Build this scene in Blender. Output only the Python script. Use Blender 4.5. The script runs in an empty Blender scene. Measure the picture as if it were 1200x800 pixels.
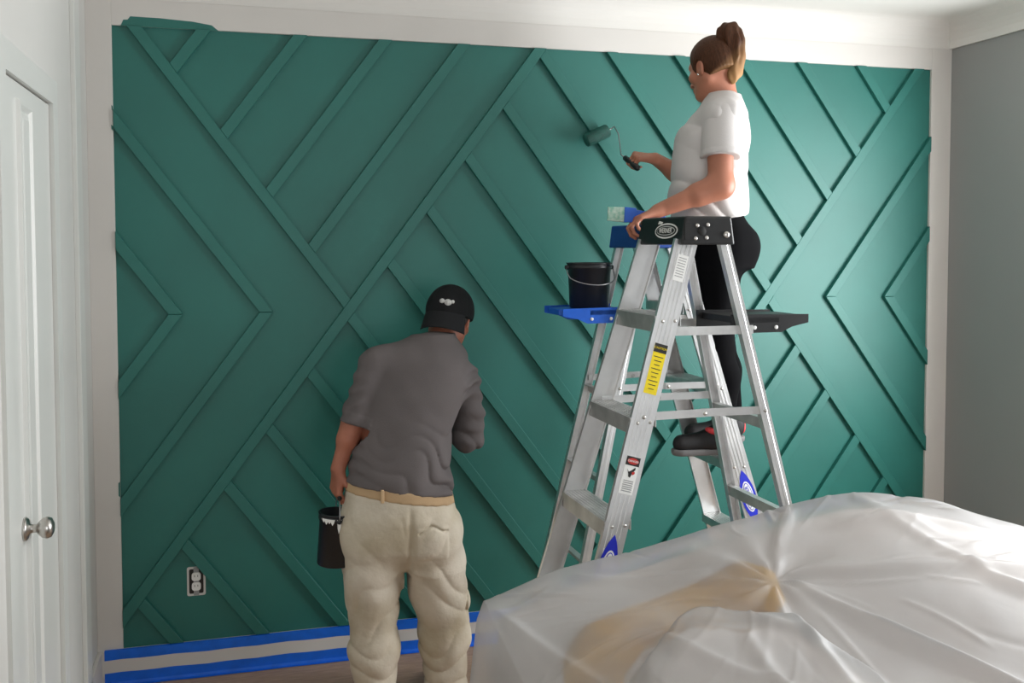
import bpy, bmesh, math, random
import numpy as np
from mathutils import Vector, Matrix

random.seed(7); np.random.seed(7)
scene = bpy.context.scene
COL = scene.collection

# ------------------------------------------------------------------ camera
F_PX, PP_Y = 1137.975, 337.15
YAW, PITCH, ROLL, CAM_D, CAM_H = 0.2688, 0.0444, -0.0013, 3.9864, 1.70
cam_d = bpy.data.cameras.new('camera'); cam = bpy.data.objects.new('camera', cam_d); COL.objects.link(cam)
cam_d.sensor_fit = 'HORIZONTAL'; cam_d.sensor_width = 36.0
cam_d.lens = F_PX / 1200 * 36.0
cam_d.shift_y = -(400 - PP_Y) / 1200.0
cam_d.clip_start = 0.05
_f = Vector((math.sin(YAW) * math.cos(PITCH), math.cos(YAW) * math.cos(PITCH), -math.sin(PITCH)))
_r = Vector((math.cos(YAW), -math.sin(YAW), 0)); _u = _r.cross(_f)
_r2 = math.cos(ROLL) * _r + math.sin(ROLL) * _u; _u2 = -math.sin(ROLL) * _r + math.cos(ROLL) * _u
cam.matrix_world = Matrix(((_r2.x, _u2.x, -_f.x, 0), (_r2.y, _u2.y, -_f.y, -CAM_D), (_r2.z, _u2.z, -_f.z, CAM_H), (0, 0, 0, 1)))
scene.camera = cam

# ------------------------------------------------------------------ world, light, exposure
world = bpy.data.worlds.new('overcast_sky'); scene.world = world; world.use_nodes = True
world.node_tree.nodes['Background'].inputs[0].default_value = (0.86, 0.93, 1.0, 1)
world.node_tree.nodes['Background'].inputs[1].default_value = 1.6

def area(name, loc, rot, sx, sy, power, color):
    l = bpy.data.lights.new(name, 'AREA'); l.shape = 'RECTANGLE'; l.size = sx; l.size_y = sy; l.energy = power; l.color = color
    o = bpy.data.objects.new(name, l); COL.objects.link(o); o.location = loc; o.rotation_euler = rot
    return o
WIN_Y0, WIN_Y1, WIN_Z0, WIN_Z1 = -2.30, -0.70, 0.90, 2.35          # window in the right-hand wall
area('window_daylight', (3.42, (WIN_Y0 + WIN_Y1) / 2, (WIN_Z0 + WIN_Z1) / 2), (0, math.radians(90), 0), WIN_Z1 - WIN_Z0, WIN_Y1 - WIN_Y0, 150, (0.97, 0.99, 1.0))
area('rear_window_daylight', (1.5, -5.35, 1.55), (math.radians(90), 0, 0), 2.0, 1.5, 24, (0.96, 0.98, 1.0))

vs = scene.view_settings
vs.view_transform = 'Standard'; vs.look = 'None'; vs.gamma = 1.0; vs.use_curve_mapping = False
vs.exposure = -0.26

# ------------------------------------------------------------------ materials
def srgb(r, g, b):
    def f(c):
        c /= 255.0
        return c / 12.92 if c <= 0.04045 else ((c + 0.055) / 1.055) ** 2.4
    return (f(r), f(g), f(b), 1.0)

def mat(name, color, rough=0.6, metal=0.0, var=0.0, vscale=6.0, bump=0.0, bscale=60.0, spec=0.5, stretch=None, color2=None, coat=0.0):
    m = bpy.data.materials.new(name); m.use_nodes = True
    nt = m.node_tree; b = nt.nodes['Principled BSDF']
    b.inputs['Roughness'].default_value = rough; b.inputs['Metallic'].default_value = metal
    b.inputs['Specular IOR Level'].default_value = spec
    b.inputs['Coat Weight'].default_value = coat
    b.inputs['Base Color'].default_value = color
    tc = nt.nodes.new('ShaderNodeTexCoord'); src = tc.outputs['Object']
    if stretch:
        mp = nt.nodes.new('ShaderNodeMapping'); mp.inputs['Scale'].default_value = stretch
        nt.links.new(src, mp.inputs['Vector']); src = mp.outputs['Vector']
    n = nt.nodes.new('ShaderNodeTexNoise'); n.inputs['Scale'].default_value = vscale; n.inputs['Detail'].default_value = 4
    nt.links.new(src, n.inputs['Vector'])
    cr = nt.nodes.new('ShaderNodeValToRGB')
    c2 = color2 or tuple(min(1, c * (1 + var)) for c in color[:3]) + (1,)
    c1 = color if color2 else tuple(c * (1 - var) for c in color[:3]) + (1,)
    cr.color_ramp.elements[0].color = c1; cr.color_ramp.elements[1].color = c2
    cr.color_ramp.elements[0].position = 0.35; cr.color_ramp.elements[1].position = 0.65
    nt.links.new(n.outputs['Fac'], cr.inputs['Fac']); nt.links.new(cr.outputs['Color'], b.inputs['Base Color'])
    if bump:
        n2 = nt.nodes.new('ShaderNodeTexNoise'); n2.inputs['Scale'].default_value = bscale; n2.inputs['Detail'].default_value = 3
        nt.links.new(src, n2.inputs['Vector'])
        bp = nt.nodes.new('ShaderNodeBump'); bp.inputs['Strength'].default_value = bump; bp.inputs['Distance'].default_value = 0.01
        nt.links.new(n2.outputs['Fac'], bp.inputs['Height']); nt.links.new(bp.outputs['Normal'], b.inputs['Normal'])
    return m

M = {}
M['teal'] = mat('teal_paint', srgb(31, 107, 98), 0.50, var=0.06, vscale=2.5, bump=0.05, bscale=220, spec=0.6)
M['teal_board'] = mat('teal_board_paint', srgb(31, 107, 98), 0.50, var=0.06, vscale=2.5, bump=0.04, bscale=200, spec=0.6)
M['white'] = mat('white_trim_paint', srgb(214, 210, 205), 0.5, var=0.015, vscale=3)
M['white_wall'] = mat('white_wall_paint', srgb(212, 211, 207), 0.6, var=0.015, vscale=2, bump=0.03, bscale=180)
M['ceiling'] = mat('ceiling_paint', srgb(222, 219, 214), 0.8, var=0.01, vscale=2)
M['door'] = mat('door_paint', srgb(216, 217, 213), 0.38, var=0.01, vscale=2)
M['grey_wall'] = mat('grey_wall_paint', srgb(148, 149, 147), 0.7, var=0.015, vscale=2, bump=0.03, bscale=180)
M['floor'] = mat('brown_floor', srgb(176, 146, 122), 0.55, var=0.12, vscale=14, bump=0.15, bscale=260, stretch=(1, 6, 1))
M['tape'] = mat('blue_masking_tape', srgb(6, 104, 222), 0.55, var=0.08, vscale=20, bump=0.1, bscale=300)
M['alu'] = mat('aluminium', (0.80, 0.80, 0.80, 1), 0.34, metal=0.92, var=0.07, vscale=9, bump=0.02, bscale=120)
M['alu_dark'] = mat('worn_aluminium', (0.62, 0.62, 0.61, 1), 0.42, metal=0.9, var=0.14, vscale=12, bump=0.03, bscale=120)
M['black_plastic'] = mat('black_plastic', srgb(15, 16, 18), 0.42, var=0.12, vscale=14)
M['blue_plastic'] = mat('blue_plastic', srgb(14, 86, 190), 0.4, var=0.08, vscale=14)
M['navy_plastic'] = mat('navy_plastic', srgb(16, 62, 140), 0.42, var=0.08, vscale=14)
M['rubber'] = mat('black_rubber', srgb(26, 26, 26), 0.8, var=0.1)
M['white_print'] = mat('white_print', srgb(235, 235, 232), 0.5, var=0.02)
M['grey_print'] = mat('grey_print', srgb(150, 150, 150), 0.5, var=0.02)
M['yellow'] = mat('yellow_label', srgb(240, 214, 10), 0.45, var=0.04, vscale=40)
M['grey_emblem'] = mat('grey_emblem_thread', srgb(196, 196, 194), 0.8, var=0.2, vscale=60)
M['black_print'] = mat('black_print', srgb(28, 24, 22), 0.5, var=0.05)
M['red_print'] = mat('red_print', srgb(196, 40, 34), 0.5, var=0.05)
M['blue_print'] = mat('blue_print', srgb(24, 40, 190), 0.5, var=0.05)
M['steel'] = mat('brushed_steel', (0.55, 0.53, 0.50, 1), 0.28, metal=1.0, var=0.06, vscale=20)
M['wire'] = mat('wire_steel', (0.36, 0.36, 0.37, 1), 0.35, metal=0.9, var=0.05)
M['bucket'] = mat('black_bucket_plastic', srgb(26, 28, 33), 0.36, var=0.2, vscale=9, bump=0.04, bscale=60)
M['skin_m'] = mat('tanned_skin', srgb(158, 98, 76), 0.5, var=0.10, vscale=14, bump=0.05, bscale=200)
M['skin_w'] = mat('warm_skin', srgb(172, 112, 88), 0.48, var=0.08, vscale=14, bump=0.04, bscale=220)
M['hair_m'] = mat('dark_hair', srgb(38, 27, 21), 0.6, var=0.3, vscale=40)
M['grey_shirt'] = mat('grey_knit', srgb(99, 93, 93), 0.9, var=0.06, vscale=5, bump=0.12, bscale=320, spec=0.2)
M['khaki'] = mat('khaki_cotton', srgb(186, 174, 152), 0.9, vscale=5, bump=0.35, bscale=34, spec=0.2, color2=srgb(212, 203, 188))
M['khaki_belt'] = mat('tan_waistband', srgb(184, 156, 122), 0.9, var=0.06, vscale=8, bump=0.1, bscale=260, spec=0.2)
M['cap'] = mat('black_cap_cotton', srgb(24, 25, 27), 0.85, var=0.12, vscale=8, bump=0.1, bscale=300, spec=0.25)
M['cap_brim'] = mat('charcoal_brim', srgb(31, 32, 34), 0.85, var=0.1, vscale=8, bump=0.1, bscale=300, spec=0.25)
M['white_tee'] = mat('white_cotton', srgb(194, 190, 188), 0.9, var=0.02, vscale=5, bump=0.1, bscale=320, spec=0.2)
M['leggings'] = mat('black_leggings', srgb(6, 6, 8), 0.9, var=0.15, vscale=8, spec=0.08)
M['shoe'] = mat('black_shoe', srgb(22, 20, 22), 0.6, var=0.15, vscale=20)
M['shoe_sole'] = mat('grey_sole', srgb(112, 110, 110), 0.7, var=0.08)
M['shoe_red'] = mat('red_shoe_lining', srgb(214, 62, 66), 0.6, var=0.1)
M['boot'] = mat('tan_work_shoe', srgb(120, 104, 84), 0.7, var=0.15, vscale=18)
M['earring'] = mat('silver_stud', (0.85, 0.85, 0.85, 1), 0.2, metal=1.0)
M['eye'] = mat('eye_white', srgb(225, 220, 215), 0.2, var=0.02)
M['lips'] = mat('lips', srgb(165, 90, 80), 0.45, var=0.05)
M['bristle'] = mat('brush_bristle', srgb(190, 208, 196), 0.7, vscale=60, color2=srgb(120, 175, 155), stretch=(1, 1, 1))
M['green_wet'] = mat('wet_teal_nap', srgb(22, 82, 73), 0.55, var=0.2, vscale=60, bump=0.5, bscale=220)
M['bedding'] = mat('pale_bedding', srgb(180, 170, 164), 0.9, var=0.05, vscale=3, spec=0.2)
M['tan_cushion'] = mat('tan_cushion_fabric', srgb(136, 94, 34), 0.9, vscale=6, bump=0.2, bscale=120, spec=0.2, color2=srgb(182, 140, 70))

def hair_material():
    m = mat('brown_to_blonde_hair', srgb(66, 38, 20), 0.6, spec=0.22, var=0.35, vscale=30, stretch=(14, 14, 1.2))
    nt = m.node_tree; b = nt.nodes['Principled BSDF']
    old = b.inputs['Base Color'].links[0].from_socket
    g = nt.nodes.new('ShaderNodeNewGeometry'); sx = nt.nodes.new('ShaderNodeSeparateXYZ'); nt.links.new(g.outputs['Position'], sx.inputs[0])
    mr = nt.nodes.new('ShaderNodeMapRange'); mr.inputs['From Min'].default_value = -0.66; mr.inputs['From Max'].default_value = -0.50
    ma = nt.nodes.new('ShaderNodeMath'); ma.operation = 'MULTIPLY_ADD'; ma.inputs[1].default_value = -1.0; nt.links.new(sx.outputs['Z'], ma.inputs[0]); nt.links.new(sx.outputs['X'], ma.inputs[2])
    nt.links.new(ma.outputs[0], mr.inputs['Value'])
    mix = nt.nodes.new('ShaderNodeMix'); mix.data_type = 'RGBA'
    nt.links.new(mr.outputs['Result'], mix.inputs[0]); nt.links.new(old, mix.inputs[6]); mix.inputs[7].default_value = srgb(176, 134, 88)
    nt.links.new(mix.outputs[2], b.inputs['Base Color'])
    return m
M['hair_w'] = hair_material()

def sheet_material():
    m = bpy.data.materials.new('clear_plastic_sheet'); m.use_nodes = True
    nt = m.node_tree; nt.nodes.clear()
    out = nt.nodes.new('ShaderNodeOutputMaterial')
    pb = nt.nodes.new('ShaderNodeBsdfPrincipled'); pb.inputs['Base Color'].default_value = srgb(206, 207, 208)
    pb.inputs['Roughness'].default_value = 0.42; pb.inputs['Specular IOR Level'].default_value = 0.4
    tr = nt.nodes.new('ShaderNodeBsdfTransparent'); tr.inputs['Color'].default_value = (0.97, 0.97, 0.97, 1)
    rf = nt.nodes.new('ShaderNodeBsdfRefraction'); rf.inputs['Roughness'].default_value = 0.35; rf.inputs['IOR'].default_value = 1.12; rf.inputs['Color'].default_value = (0.97, 0.97, 0.97, 1)
    m2 = nt.nodes.new('ShaderNodeMixShader'); m2.inputs[0].default_value = 0.45; nt.links.new(tr.outputs[0], m2.inputs[1]); nt.links.new(rf.outputs[0], m2.inputs[2])
    mx = nt.nodes.new('ShaderNodeMixShader')
    tc = nt.nodes.new('ShaderNodeTexCoord')
    n = nt.nodes.new('ShaderNodeTexNoise'); n.inputs['Scale'].default_value = 5; n.inputs['Detail'].default_value = 4
    nt.links.new(tc.outputs['Object'], n.inputs['Vector'])
    mr = nt.nodes.new('ShaderNodeMapRange'); mr.inputs['From Min'].default_value = 0.3; mr.inputs['From Max'].default_value = 0.7
    mr.inputs['To Min'].default_value = 0.25; mr.inputs['To Max'].default_value = 0.44
    nt.links.new(n.outputs['Fac'], mr.inputs['Value']); nt.links.new(mr.outputs['Result'], mx.inputs[0])
    n2 = nt.nodes.new('ShaderNodeTexNoise'); n2.inputs['Scale'].default_value = 16; n2.inputs['Detail'].default_value = 5; n2.inputs['Distortion'].default_value = 1.2
    nt.links.new(tc.outputs['Object'], n2.inputs['Vector'])
    bp = nt.nodes.new('ShaderNodeBump'); bp.inputs['Strength'].default_value = 0.10; bp.inputs['Distance'].default_value = 0.010
    nt.links.new(n2.outputs['Fac'], bp.inputs['Height']); nt.links.new(bp.outputs['Normal'], pb.inputs['Normal'])
    nt.links.new(m2.outputs[0], mx.inputs[1]); nt.links.new(pb.outputs[0], mx.inputs[2]); nt.links.new(mx.outputs[0], out.inputs['Surface'])
    return m
M['sheet'] = sheet_material()

# ------------------------------------------------------------------ object helpers
def link(name, me, material=None, parent=None, smooth=False):
    o = bpy.data.objects.new(name, me); COL.objects.link(o)
    if material is not None and not me.materials: me.materials.append(M[material] if isinstance(material, str) else material)
    if parent: o.parent = parent
    if smooth: me.polygons.foreach_set('use_smooth', [True] * len(me.polygons))
    return o

def from_bm(name, bm, material, parent=None, smooth=False, bevel=0.0, seg=2):
    if bevel > 0:
        bmesh.ops.bevel(bm, geom=list(bm.edges), offset=bevel, segments=seg, affect='EDGES', profile=0.5, clamp_overlap=True)
    bmesh.ops.recalc_face_normals(bm, faces=list(bm.faces))
    me = bpy.data.meshes.new(name); bm.to_mesh(me); bm.free()
    return link(name, me, material, parent, smooth)

def tag(o, label, cat, group=None):
    o['label'] = label; o['category'] = cat
    if group: o['group'] = group
    return o
def struct(o):
    o['kind'] = 'structure'; return o
def thing(name, label, cat, loc=(0, 0, 0), rz=0.0, group=None):
    o = bpy.data.objects.new(name, None); COL.objects.link(o); o.empty_display_size = 0.1
    o.location = loc; o.rotation_euler = (0, 0, rz)
    return tag(o, label, cat, group)

def box_into(bm, x0, x1, y0, y1, z0, z1):
    v = [bm.verts.new(p) for p in ((x0, y0, z0), (x1, y0, z0), (x1, y1, z0), (x0, y1, z0), (x0, y0, z1), (x1, y0, z1), (x1, y1, z1), (x0, y1, z1))]
    for f in ((3, 2, 1, 0), (4, 5, 6, 7), (0, 1, 5, 4), (1, 2, 6, 5), (2, 3, 7, 6), (3, 0, 4, 7)):
        bm.faces.new([v[i] for i in f])
def box(name, material, x0, x1, y0, y1, z0, z1, parent=None, bevel=0.0):
    bm = bmesh.new(); box_into(bm, x0, x1, y0, y1, z0, z1)
    return from_bm(name, bm, material, parent, bevel=bevel)

def cells(name, material, axis, p0, p1, us, zs, holes, parent=None):
    """one connected slab between p0 and p1 along AXIS, made of grid cells (us x zs) with HOLES left out"""
    bm = bmesh.new(); V = {}
    def v(p, i, j):
        if (p, i, j) not in V: V[p, i, j] = bm.verts.new((p, us[i], zs[j]) if axis == 'x' else (us[i], p, zs[j]))
        return V[p, i, j]
    full = {(i, j) for i in range(len(us) - 1) for j in range(len(zs) - 1)} - set(holes)
    for i, j in full:
        q = [(i, j), (i + 1, j), (i + 1, j + 1), (i, j + 1)]
        bm.faces.new([v(p0, *k) for k in q]); bm.faces.new([v(p1, *k) for k in q[::-1]])
        for (a, b), nb in (((q[0], q[1]), (i, j - 1)), ((q[1], q[2]), (i + 1, j)), ((q[2], q[3]), (i, j + 1)), ((q[3], q[0]), (i - 1, j))):
            if nb not in full: bm.faces.new((v(p0, *a), v(p0, *b), v(p1, *b), v(p1, *a)))
    return from_bm(name, bm, material, parent)

def prism_into(bm, prof, P0, P1, ex, ey):
    """extrude the 2-D outline PROF (in ex, ey) from P0 to P1"""
    P0, P1, ex, ey = Vector(P0), Vector(P1), Vector(ex), Vector(ey)
    a = [bm.verts.new(P0 + ex * p[0] + ey * p[1]) for p in prof]
    b = [bm.verts.new(P1 + ex * p[0] + ey * p[1]) for p in prof]
    n = len(prof)
    bm.faces.new(a[::-1]); bm.faces.new(b)
    for i in range(n):
        bm.faces.new((a[i], a[(i + 1) % n], b[(i + 1) % n], b[i]))

def tube_into(bm, pts, rads, n=10, closed_ends=True):
    pts = [Vector(p) for p in pts]
    if not hasattr(rads, '__len__'): rads = [rads] * len(pts)
    rings = []; prev = None
    for i, p in enumerate(pts):
        d = (pts[min(i + 1, len(pts) - 1)] - pts[max(i - 1, 0)]).normalized()
        if prev is None:
            ref = Vector((0, 0, 1)) if abs(d.z) < 0.9 else Vector((1, 0, 0))
            s = d.cross(ref).normalized()
        else:
            s = (prev - d * prev.dot(d)).normalized()
        t = d.cross(s); prev = s
        rings.append([bm.verts.new(p + (s * math.cos(2 * math.pi * k / n) + t * math.sin(2 * math.pi * k / n)) * rads[i]) for k in range(n)])
    for a, b in zip(rings, rings[1:]):
        for k in range(n):
            bm.faces.new((a[k], a[(k + 1) % n], b[(k + 1) % n], b[k]))
    if closed_ends:
        bm.faces.new(rings[0][::-1]); bm.faces.new(rings[-1])
def tube(name, material, pts, rads, parent=None, n=10):
    bm = bmesh.new(); tube_into(bm, pts, rads, n)
    return from_bm(name, bm, material, parent, smooth=True)

def lathe_into(bm, prof, center, axis=Vector((0, 0, 1)), n=28):
    """prof: list of (radius, height) along the axis; r = 0 ends close to a point"""
    axis = Vector(axis).normalized(); c = Vector(center)
    ref = Vector((1, 0, 0)) if abs(axis.x) < 0.9 else Vector((0, 1, 0))
    s = axis.cross(ref).normalized(); t = axis.cross(s); rings = []
    for r, h in prof:
        if r <= 1e-6: rings.append([bm.verts.new(c + axis * h)])
        else: rings.append([bm.verts.new(c + axis * h + (s * math.cos(2 * math.pi * k / n) + t * math.sin(2 * math.pi * k / n)) * r) for k in range(n)])
    for a, b in zip(rings, rings[1:]):
        for k in range(n):
            k2 = (k + 1) % n
            if len(a) == 1 and len(b) > 1: bm.faces.new((a[0], b[k2], b[k]))
            elif len(b) == 1 and len(a) > 1: bm.faces.new((a[k], a[k2], b[0]))
            elif len(a) > 1: bm.faces.new((a[k], a[k2], b[k2], b[k]))
def lathe(name, material, prof, center, axis=(0, 0, 1), parent=None, n=28, smooth=True):
    bm = bmesh.new(); lathe_into(bm, prof, center, Vector(axis), n)
    return from_bm(name, bm, material, parent, smooth=smooth)

def text_mesh(body, size):
    c = bpy.data.curves.new('lettering', 'FONT'); c.body = body; c.size = size; c.align_x = 'CENTER'; c.align_y = 'CENTER'; c.extrude = 0.0004
    o = bpy.data.objects.new('lettering', c); COL.objects.link(o)
    dg = bpy.context.evaluated_depsgraph_get(); me = bpy.data.meshes.new_from_object(o.evaluated_get(dg))
    bpy.data.objects.remove(o); bpy.data.curves.remove(c)
    return me
def lettering(body, size, material, origin, right, up, parent):
    """flat printed letters lying on a surface, reading along RIGHT"""
    me = text_mesh(body, size); me.materials.clear()
    r, u = Vector(right).normalized(), Vector(up).normalized(); n = r.cross(u)
    mt = Matrix(((r.x, u.x, n.x, origin[0]), (r.y, u.y, n.y, origin[1]), (r.z, u.z, n.z, origin[2]), (0, 0, 0, 1)))
    me.transform(mt)
    return link('lettering', me, material, parent)
def decal(name, material, outline, origin, right, up, parent, th=0.0006):
    r, u = Vector(right).normalized(), Vector(up).normalized(); n = r.cross(u); o = Vector(origin)
    bm = bmesh.new(); prism_into(bm, outline, o, o + n * th, r, u)
    return from_bm(name, bm, material, parent)
def ellipse(a, b, n=28):
    return [(a * math.cos(2 * math.pi * k / n), b * math.sin(2 * math.pi * k / n)) for k in range(n)]
def rect(w, h): return [(-w / 2, -h / 2), (w / 2, -h / 2), (w / 2, h / 2), (-w / 2, h / 2)]

# ================================================================== THE ROOM
XL, XR, YF, ZC = -0.565, 3.285, -5.2, 2.755
struct(box('floor', 'floor', XL - 0.2, XR + 0.2, YF - 0.2, 0.2, -0.1, 0.0))
struct(box('ceiling', 'ceiling', XL - 0.2, XR + 0.2, YF - 0.2, 0.2, ZC, ZC + 0.1))
wall_back = struct(box('wall_back', 'teal', XL - 0.2, XR + 0.2, 0.0, 0.12, 0.0, ZC))

DY0, DY1, DZ = -1.36, -0.75, 2.13                                     # door opening in the left wall
struct(cells('wall_left', 'white_wall', 'x', XL - 0.12, XL, [YF, DY0, DY1, 0], [0, DZ, ZC], [(1, 0)]))
struct(cells('wall_right', 'grey_wall', 'x', XR, XR + 0.12, [YF, WIN_Y0, WIN_Y1, 0], [0, WIN_Z0, WIN_Z1, ZC], [(1, 1)]))
struct(cells('wall_front', 'white_wall', 'y', YF - 0.12, YF, [XL, 0.45, 2.55, XR], [0, 0.75, 2.35, ZC], [(1, 1)]))

def window_frame(name, axis, p, a0, a1, z0, z1):
    w = 0.05; m = (a0 + a1) / 2
    p0, p1 = (p, p + 0.05) if axis == 'x' else (p - 0.05, p)
    return struct(cells(name, 'white', axis, p0, p1, [a0, a0 + w, m - 0.02, m + 0.02, a1 - w, a1], [z0, z0 + w, z1 - w, z1], [(1, 1), (3, 1)]))
window_frame('window_1', 'x', XR + 0.04, WIN_Y0, WIN_Y1, WIN_Z0, WIN_Z1)
window_frame('window_2', 'y', YF - 0.04, 0.45, 2.55, 0.75, 2.35)

# white painted frame boards around the teal field
TX0, TX1, TZ0, TZ1 = -0.473, 3.173, 0.1346, 2.531
BT = 0.014
t_left = struct(box('trim_1', 'white', XL, TX0, -BT, 0, 0.0, 2.632, bevel=0.0015))
t_right = struct(box('trim_2', 'white', TX1, XR, -BT, 0, 0.0, 2.632, bevel=0.0015))
t_top = struct(box('trim_3', 'white', TX0, TX1, -BT, 0, TZ1, 2.632, bevel=0.0015))
# cove moulding under the ceiling, on the back, right and left walls
def cove(name, P0, P1, inward):
    prof = [(0, 0), (0.014, 0.0)]
    for k in range(9):
        a = math.pi / 2 * k / 8
        prof.append((0.014 + 0.096 * (1 - math.cos(a)), 0.012 + 0.111 * math.sin(a)))
    prof.append((0, 0.123))
    bm = bmesh.new(); prism_into(bm, prof, P0, P1, inward, (0, 0, 1))
    return struct(from_bm(name, bm, 'ceiling'))
cove('trim_4', (XL, 0, 2.632), (XR, 0, 2.632), (0, -1, 0))
cove('trim_5', (XR, YF, 2.632), (XR, 0, 2.632), (-1, 0, 0))
cove('trim_6', (XL, YF, 2.632), (XL, 0, 2.632), (1, 0, 0))
# thin teal overpaint smeared on the frame board, upper corner and edges
def smear(pts, par):
    decal('paint_smear', 'teal', pts, (0, -BT - 0.0002, 0), (1, 0, 0), (0, 0, 1), par)
smear([(-0.44, 2.529), (-0.43, 2.552), (-0.415, 2.553), (-0.405, 2.566), (-0.30, 2.565), (-0.18, 2.559), (-0.11, 2.549), (-0.085, 2.529)], t_top)
smear([(-0.473, 2.15), (-0.480, 2.156), (-0.479, 2.140), (-0.473, 2.132)], t_left)
smear([(-0.473, 2.225), (-0.478, 2.23), (-0.477, 2.212), (-0.473, 2.208)], t_left)
smear([(-0.473, 0.79), (-0.479, 0.785), (-0.479, 0.735), (-0.473, 0.73)], t_left)
smear([(3.173, 2.185), (3.177, 2.183), (3.177, 2.172), (3.173, 2.168)], t_right)

# baseboards and masking tape
struct(box('baseboard_back', 'white', XL, XR, -0.024, 0, 0, 0.134, bevel=0.003))
struct(box('baseboard_left', 'white', XL, XL + 0.016, DY1 + 0.42, -0.024, 0, 0.134, bevel=0.003))
struct(box('baseboard_right', 'white', XR - 0.016, XR, YF, -0.024, 0, 0.134, bevel=0.003))
def tape(label, z0, z1, bottom):
    bm = bmesh.new()
    n = 60; x0, x1 = -0.540, XR - 0.03
    rows = []
    for i in range(n + 1):
        x = x0 + (x1 - x0) * i / n
        jz = 0.0015 * math.sin(i * 1.9) + 0.001 * math.sin(i * 0.7)
        if bottom: pr = [(-0.0250, z1 + jz), (-0.0252, 0.012), (-0.030, 0.003), (-0.046 + jz, 0.002)]
        else: pr = [(-0.0142, z1 + 0.0006 + 0.002), (-0.0249, z1 + 0.0012), (-0.0252, z1 - 0.004), (-0.0250, z0 + jz)]
        rows.append([bm.verts.new((x, y, z)) for y, z in pr] + [bm.verts.new((x, y + 0.0006, z - 0.0004)) for y, z in pr[::-1]])
    m = len(rows[0])
    for a, b in zip(rows, rows[1:]):
        for k in range(m): bm.faces.new((a[k], a[(k + 1) % m], b[(k + 1) % m], b[k]))
    bm.faces.new(rows[0]); bm.faces.new(rows[-1][::-1])
    return tag(from_bm('masking_tape', bm, 'tape'), label, 'tape', 'masking tape on the baseboard')
tape('blue masking tape along the top edge of the white baseboard', 0.098, 0.134, False)
tape('blue masking tape along the floor edge of the white baseboard', 0.0, 0.048, True)

# door in the left wall
door = struct(box('door_1', 'door', XL - 0.045, XL - 0.002, DY0 + 0.003, DY1 - 0.003, 0.008, DZ - 0.004, bevel=0.002))
def panel_mould(y0, y1, z0, z1):
    bm = bmesh.new(); x = XL - 0.002
    def ring(ins, dx): return [bm.verts.new((x + dx, y, z)) for y, z in ((y0 + ins, z0 + ins), (y1 - ins, z0 + ins), (y1 - ins, z1 - ins), (y0 + ins, z1 - ins))]
    rs = [ring(0, -0.002), ring(0.006, 0.011), ring(0.018, 0.011), ring(0.03, 0.002), ring(0.05, 0.008), ring(0.051, 0.008)]
    for a, b in zip(rs, rs[1:]):
        for k in range(4): bm.faces.new((a[k], a[(k + 1) % 4], b[(k + 1) % 4], b[k]))
    bm.faces.new(rs[-1])
    from_bm('door_panel', bm, 'door', door)
panel_mould(-1.20, -1.03, 0.16, 2.085)
KY, KZ = -1.215, 0.955
knob = lathe('door_knob', 'steel', [(0.0, 0.0), (0.031, 0.0), (0.031, 0.006), (0.026, 0.010), (0.012, 0.014), (0.011, 0.030), (0.018, 0.036), (0.027, 0.046), (0.029, 0.056), (0.025, 0.066), (0.013, 0.072), (0.0, 0.073)], (XL - 0.002, KY, KZ), (1, 0, 0), door)
knob['label'] = 'brushed steel door knob'
# casing round the door
struct(cells('trim_7', 'door', 'x', XL, XL + 0.011, [DY0 - 0.075, DY0, DY1, DY1 + 0.075], [0, DZ, DZ + 0.075], [(1, 0)]))
struct(box('trim_8', 'door', XL, XL + 0.016, -0.36, -0.255, 0, 2.632, bevel=0.002))

# ------------------------------------------------------------------ the geometric board pattern on the back wall
TAN = 1.345; BW = 0.042; TH = 0.022
COS = 1 / math.sqrt(1 + TAN * TAN); DV = BW / COS                    # board width measured straight up
def clip(poly, a, b, c):
    """keep the part of POLY where a*x + b*z >= c"""
    out = []
    for i, p in enumerate(poly):
        q = poly[(i + 1) % len(poly)]
        dp, dq = a * p[0] + b * p[1] - c, a * q[0] + b * q[1] - c
        if dp >= 0: out.append(p)
        if (dp >= 0) != (dq >= 0):
            t = dp / (dp - dq); out.append((p[0] + (q[0] - p[0]) * t, p[1] + (q[1] - p[1]) * t))
    return out
E_ = 0.0008
def up_line(x0, z0): return z0 - TAN * x0                             # '/' line: z = TAN x + k
def dn_line(x0, z0): return z0 + TAN * x0                             # '\' line: z = -TAN x + k
kM = up_line(0.806, 2.007); kN = up_line(2.647, 1.955)
kL = dn_line(-0.021, 1.994); kP = dn_line(2.473, 1.209)
def strip_up(k):                                                      # board lies under its '/' line
    return [(-2, -2 * TAN + k), (-2, -2 * TAN + k - DV), (6, 6 * TAN + k - DV), (6, 6 * TAN + k)]
def strip_dn(k):                                                      # board lies above its '\' line
    return [(-2, 2 * TAN + k), (6, -6 * TAN + k), (6, -6 * TAN + k + DV), (-2, 2 * TAN + k + DV)]
above_up = lambda k: (-TAN, 1, k + E_)
below_up = lambda k: (TAN, -1, -k + E_)
above_dn = lambda k: (TAN, 1, k + E_)
below_dn = lambda k: (-TAN, -1, -k + E_)
RECT = [(1, 0, TX0 + 0.001), (-1, 0, -TX1 + 0.001), (0, 1, TZ0 + 0.004), (0, -1, -TZ1 + 0.001)]
boards = [(strip_up(kM), []), (strip_up(kN), []), (strip_dn(kL), [above_up(kM)]), (strip_dn(kP), [below_up(kN - DV)])]
for x, z in ((-0.275, 2.385), (-0.085, 2.147), (0.084, 1.920), (0.248, 1.703)):      # '/' boards above the left diagonal
    boards.append((strip_up(up_line(x, z)), [above_dn(kL + DV)]))
for i in range(11):                                                   # '\' boards below the long left '/' diagonal
    boards.append((strip_dn(4.128 - 0.4395 * i), [below_up(kM - DV), above_up(kN)]))
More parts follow.
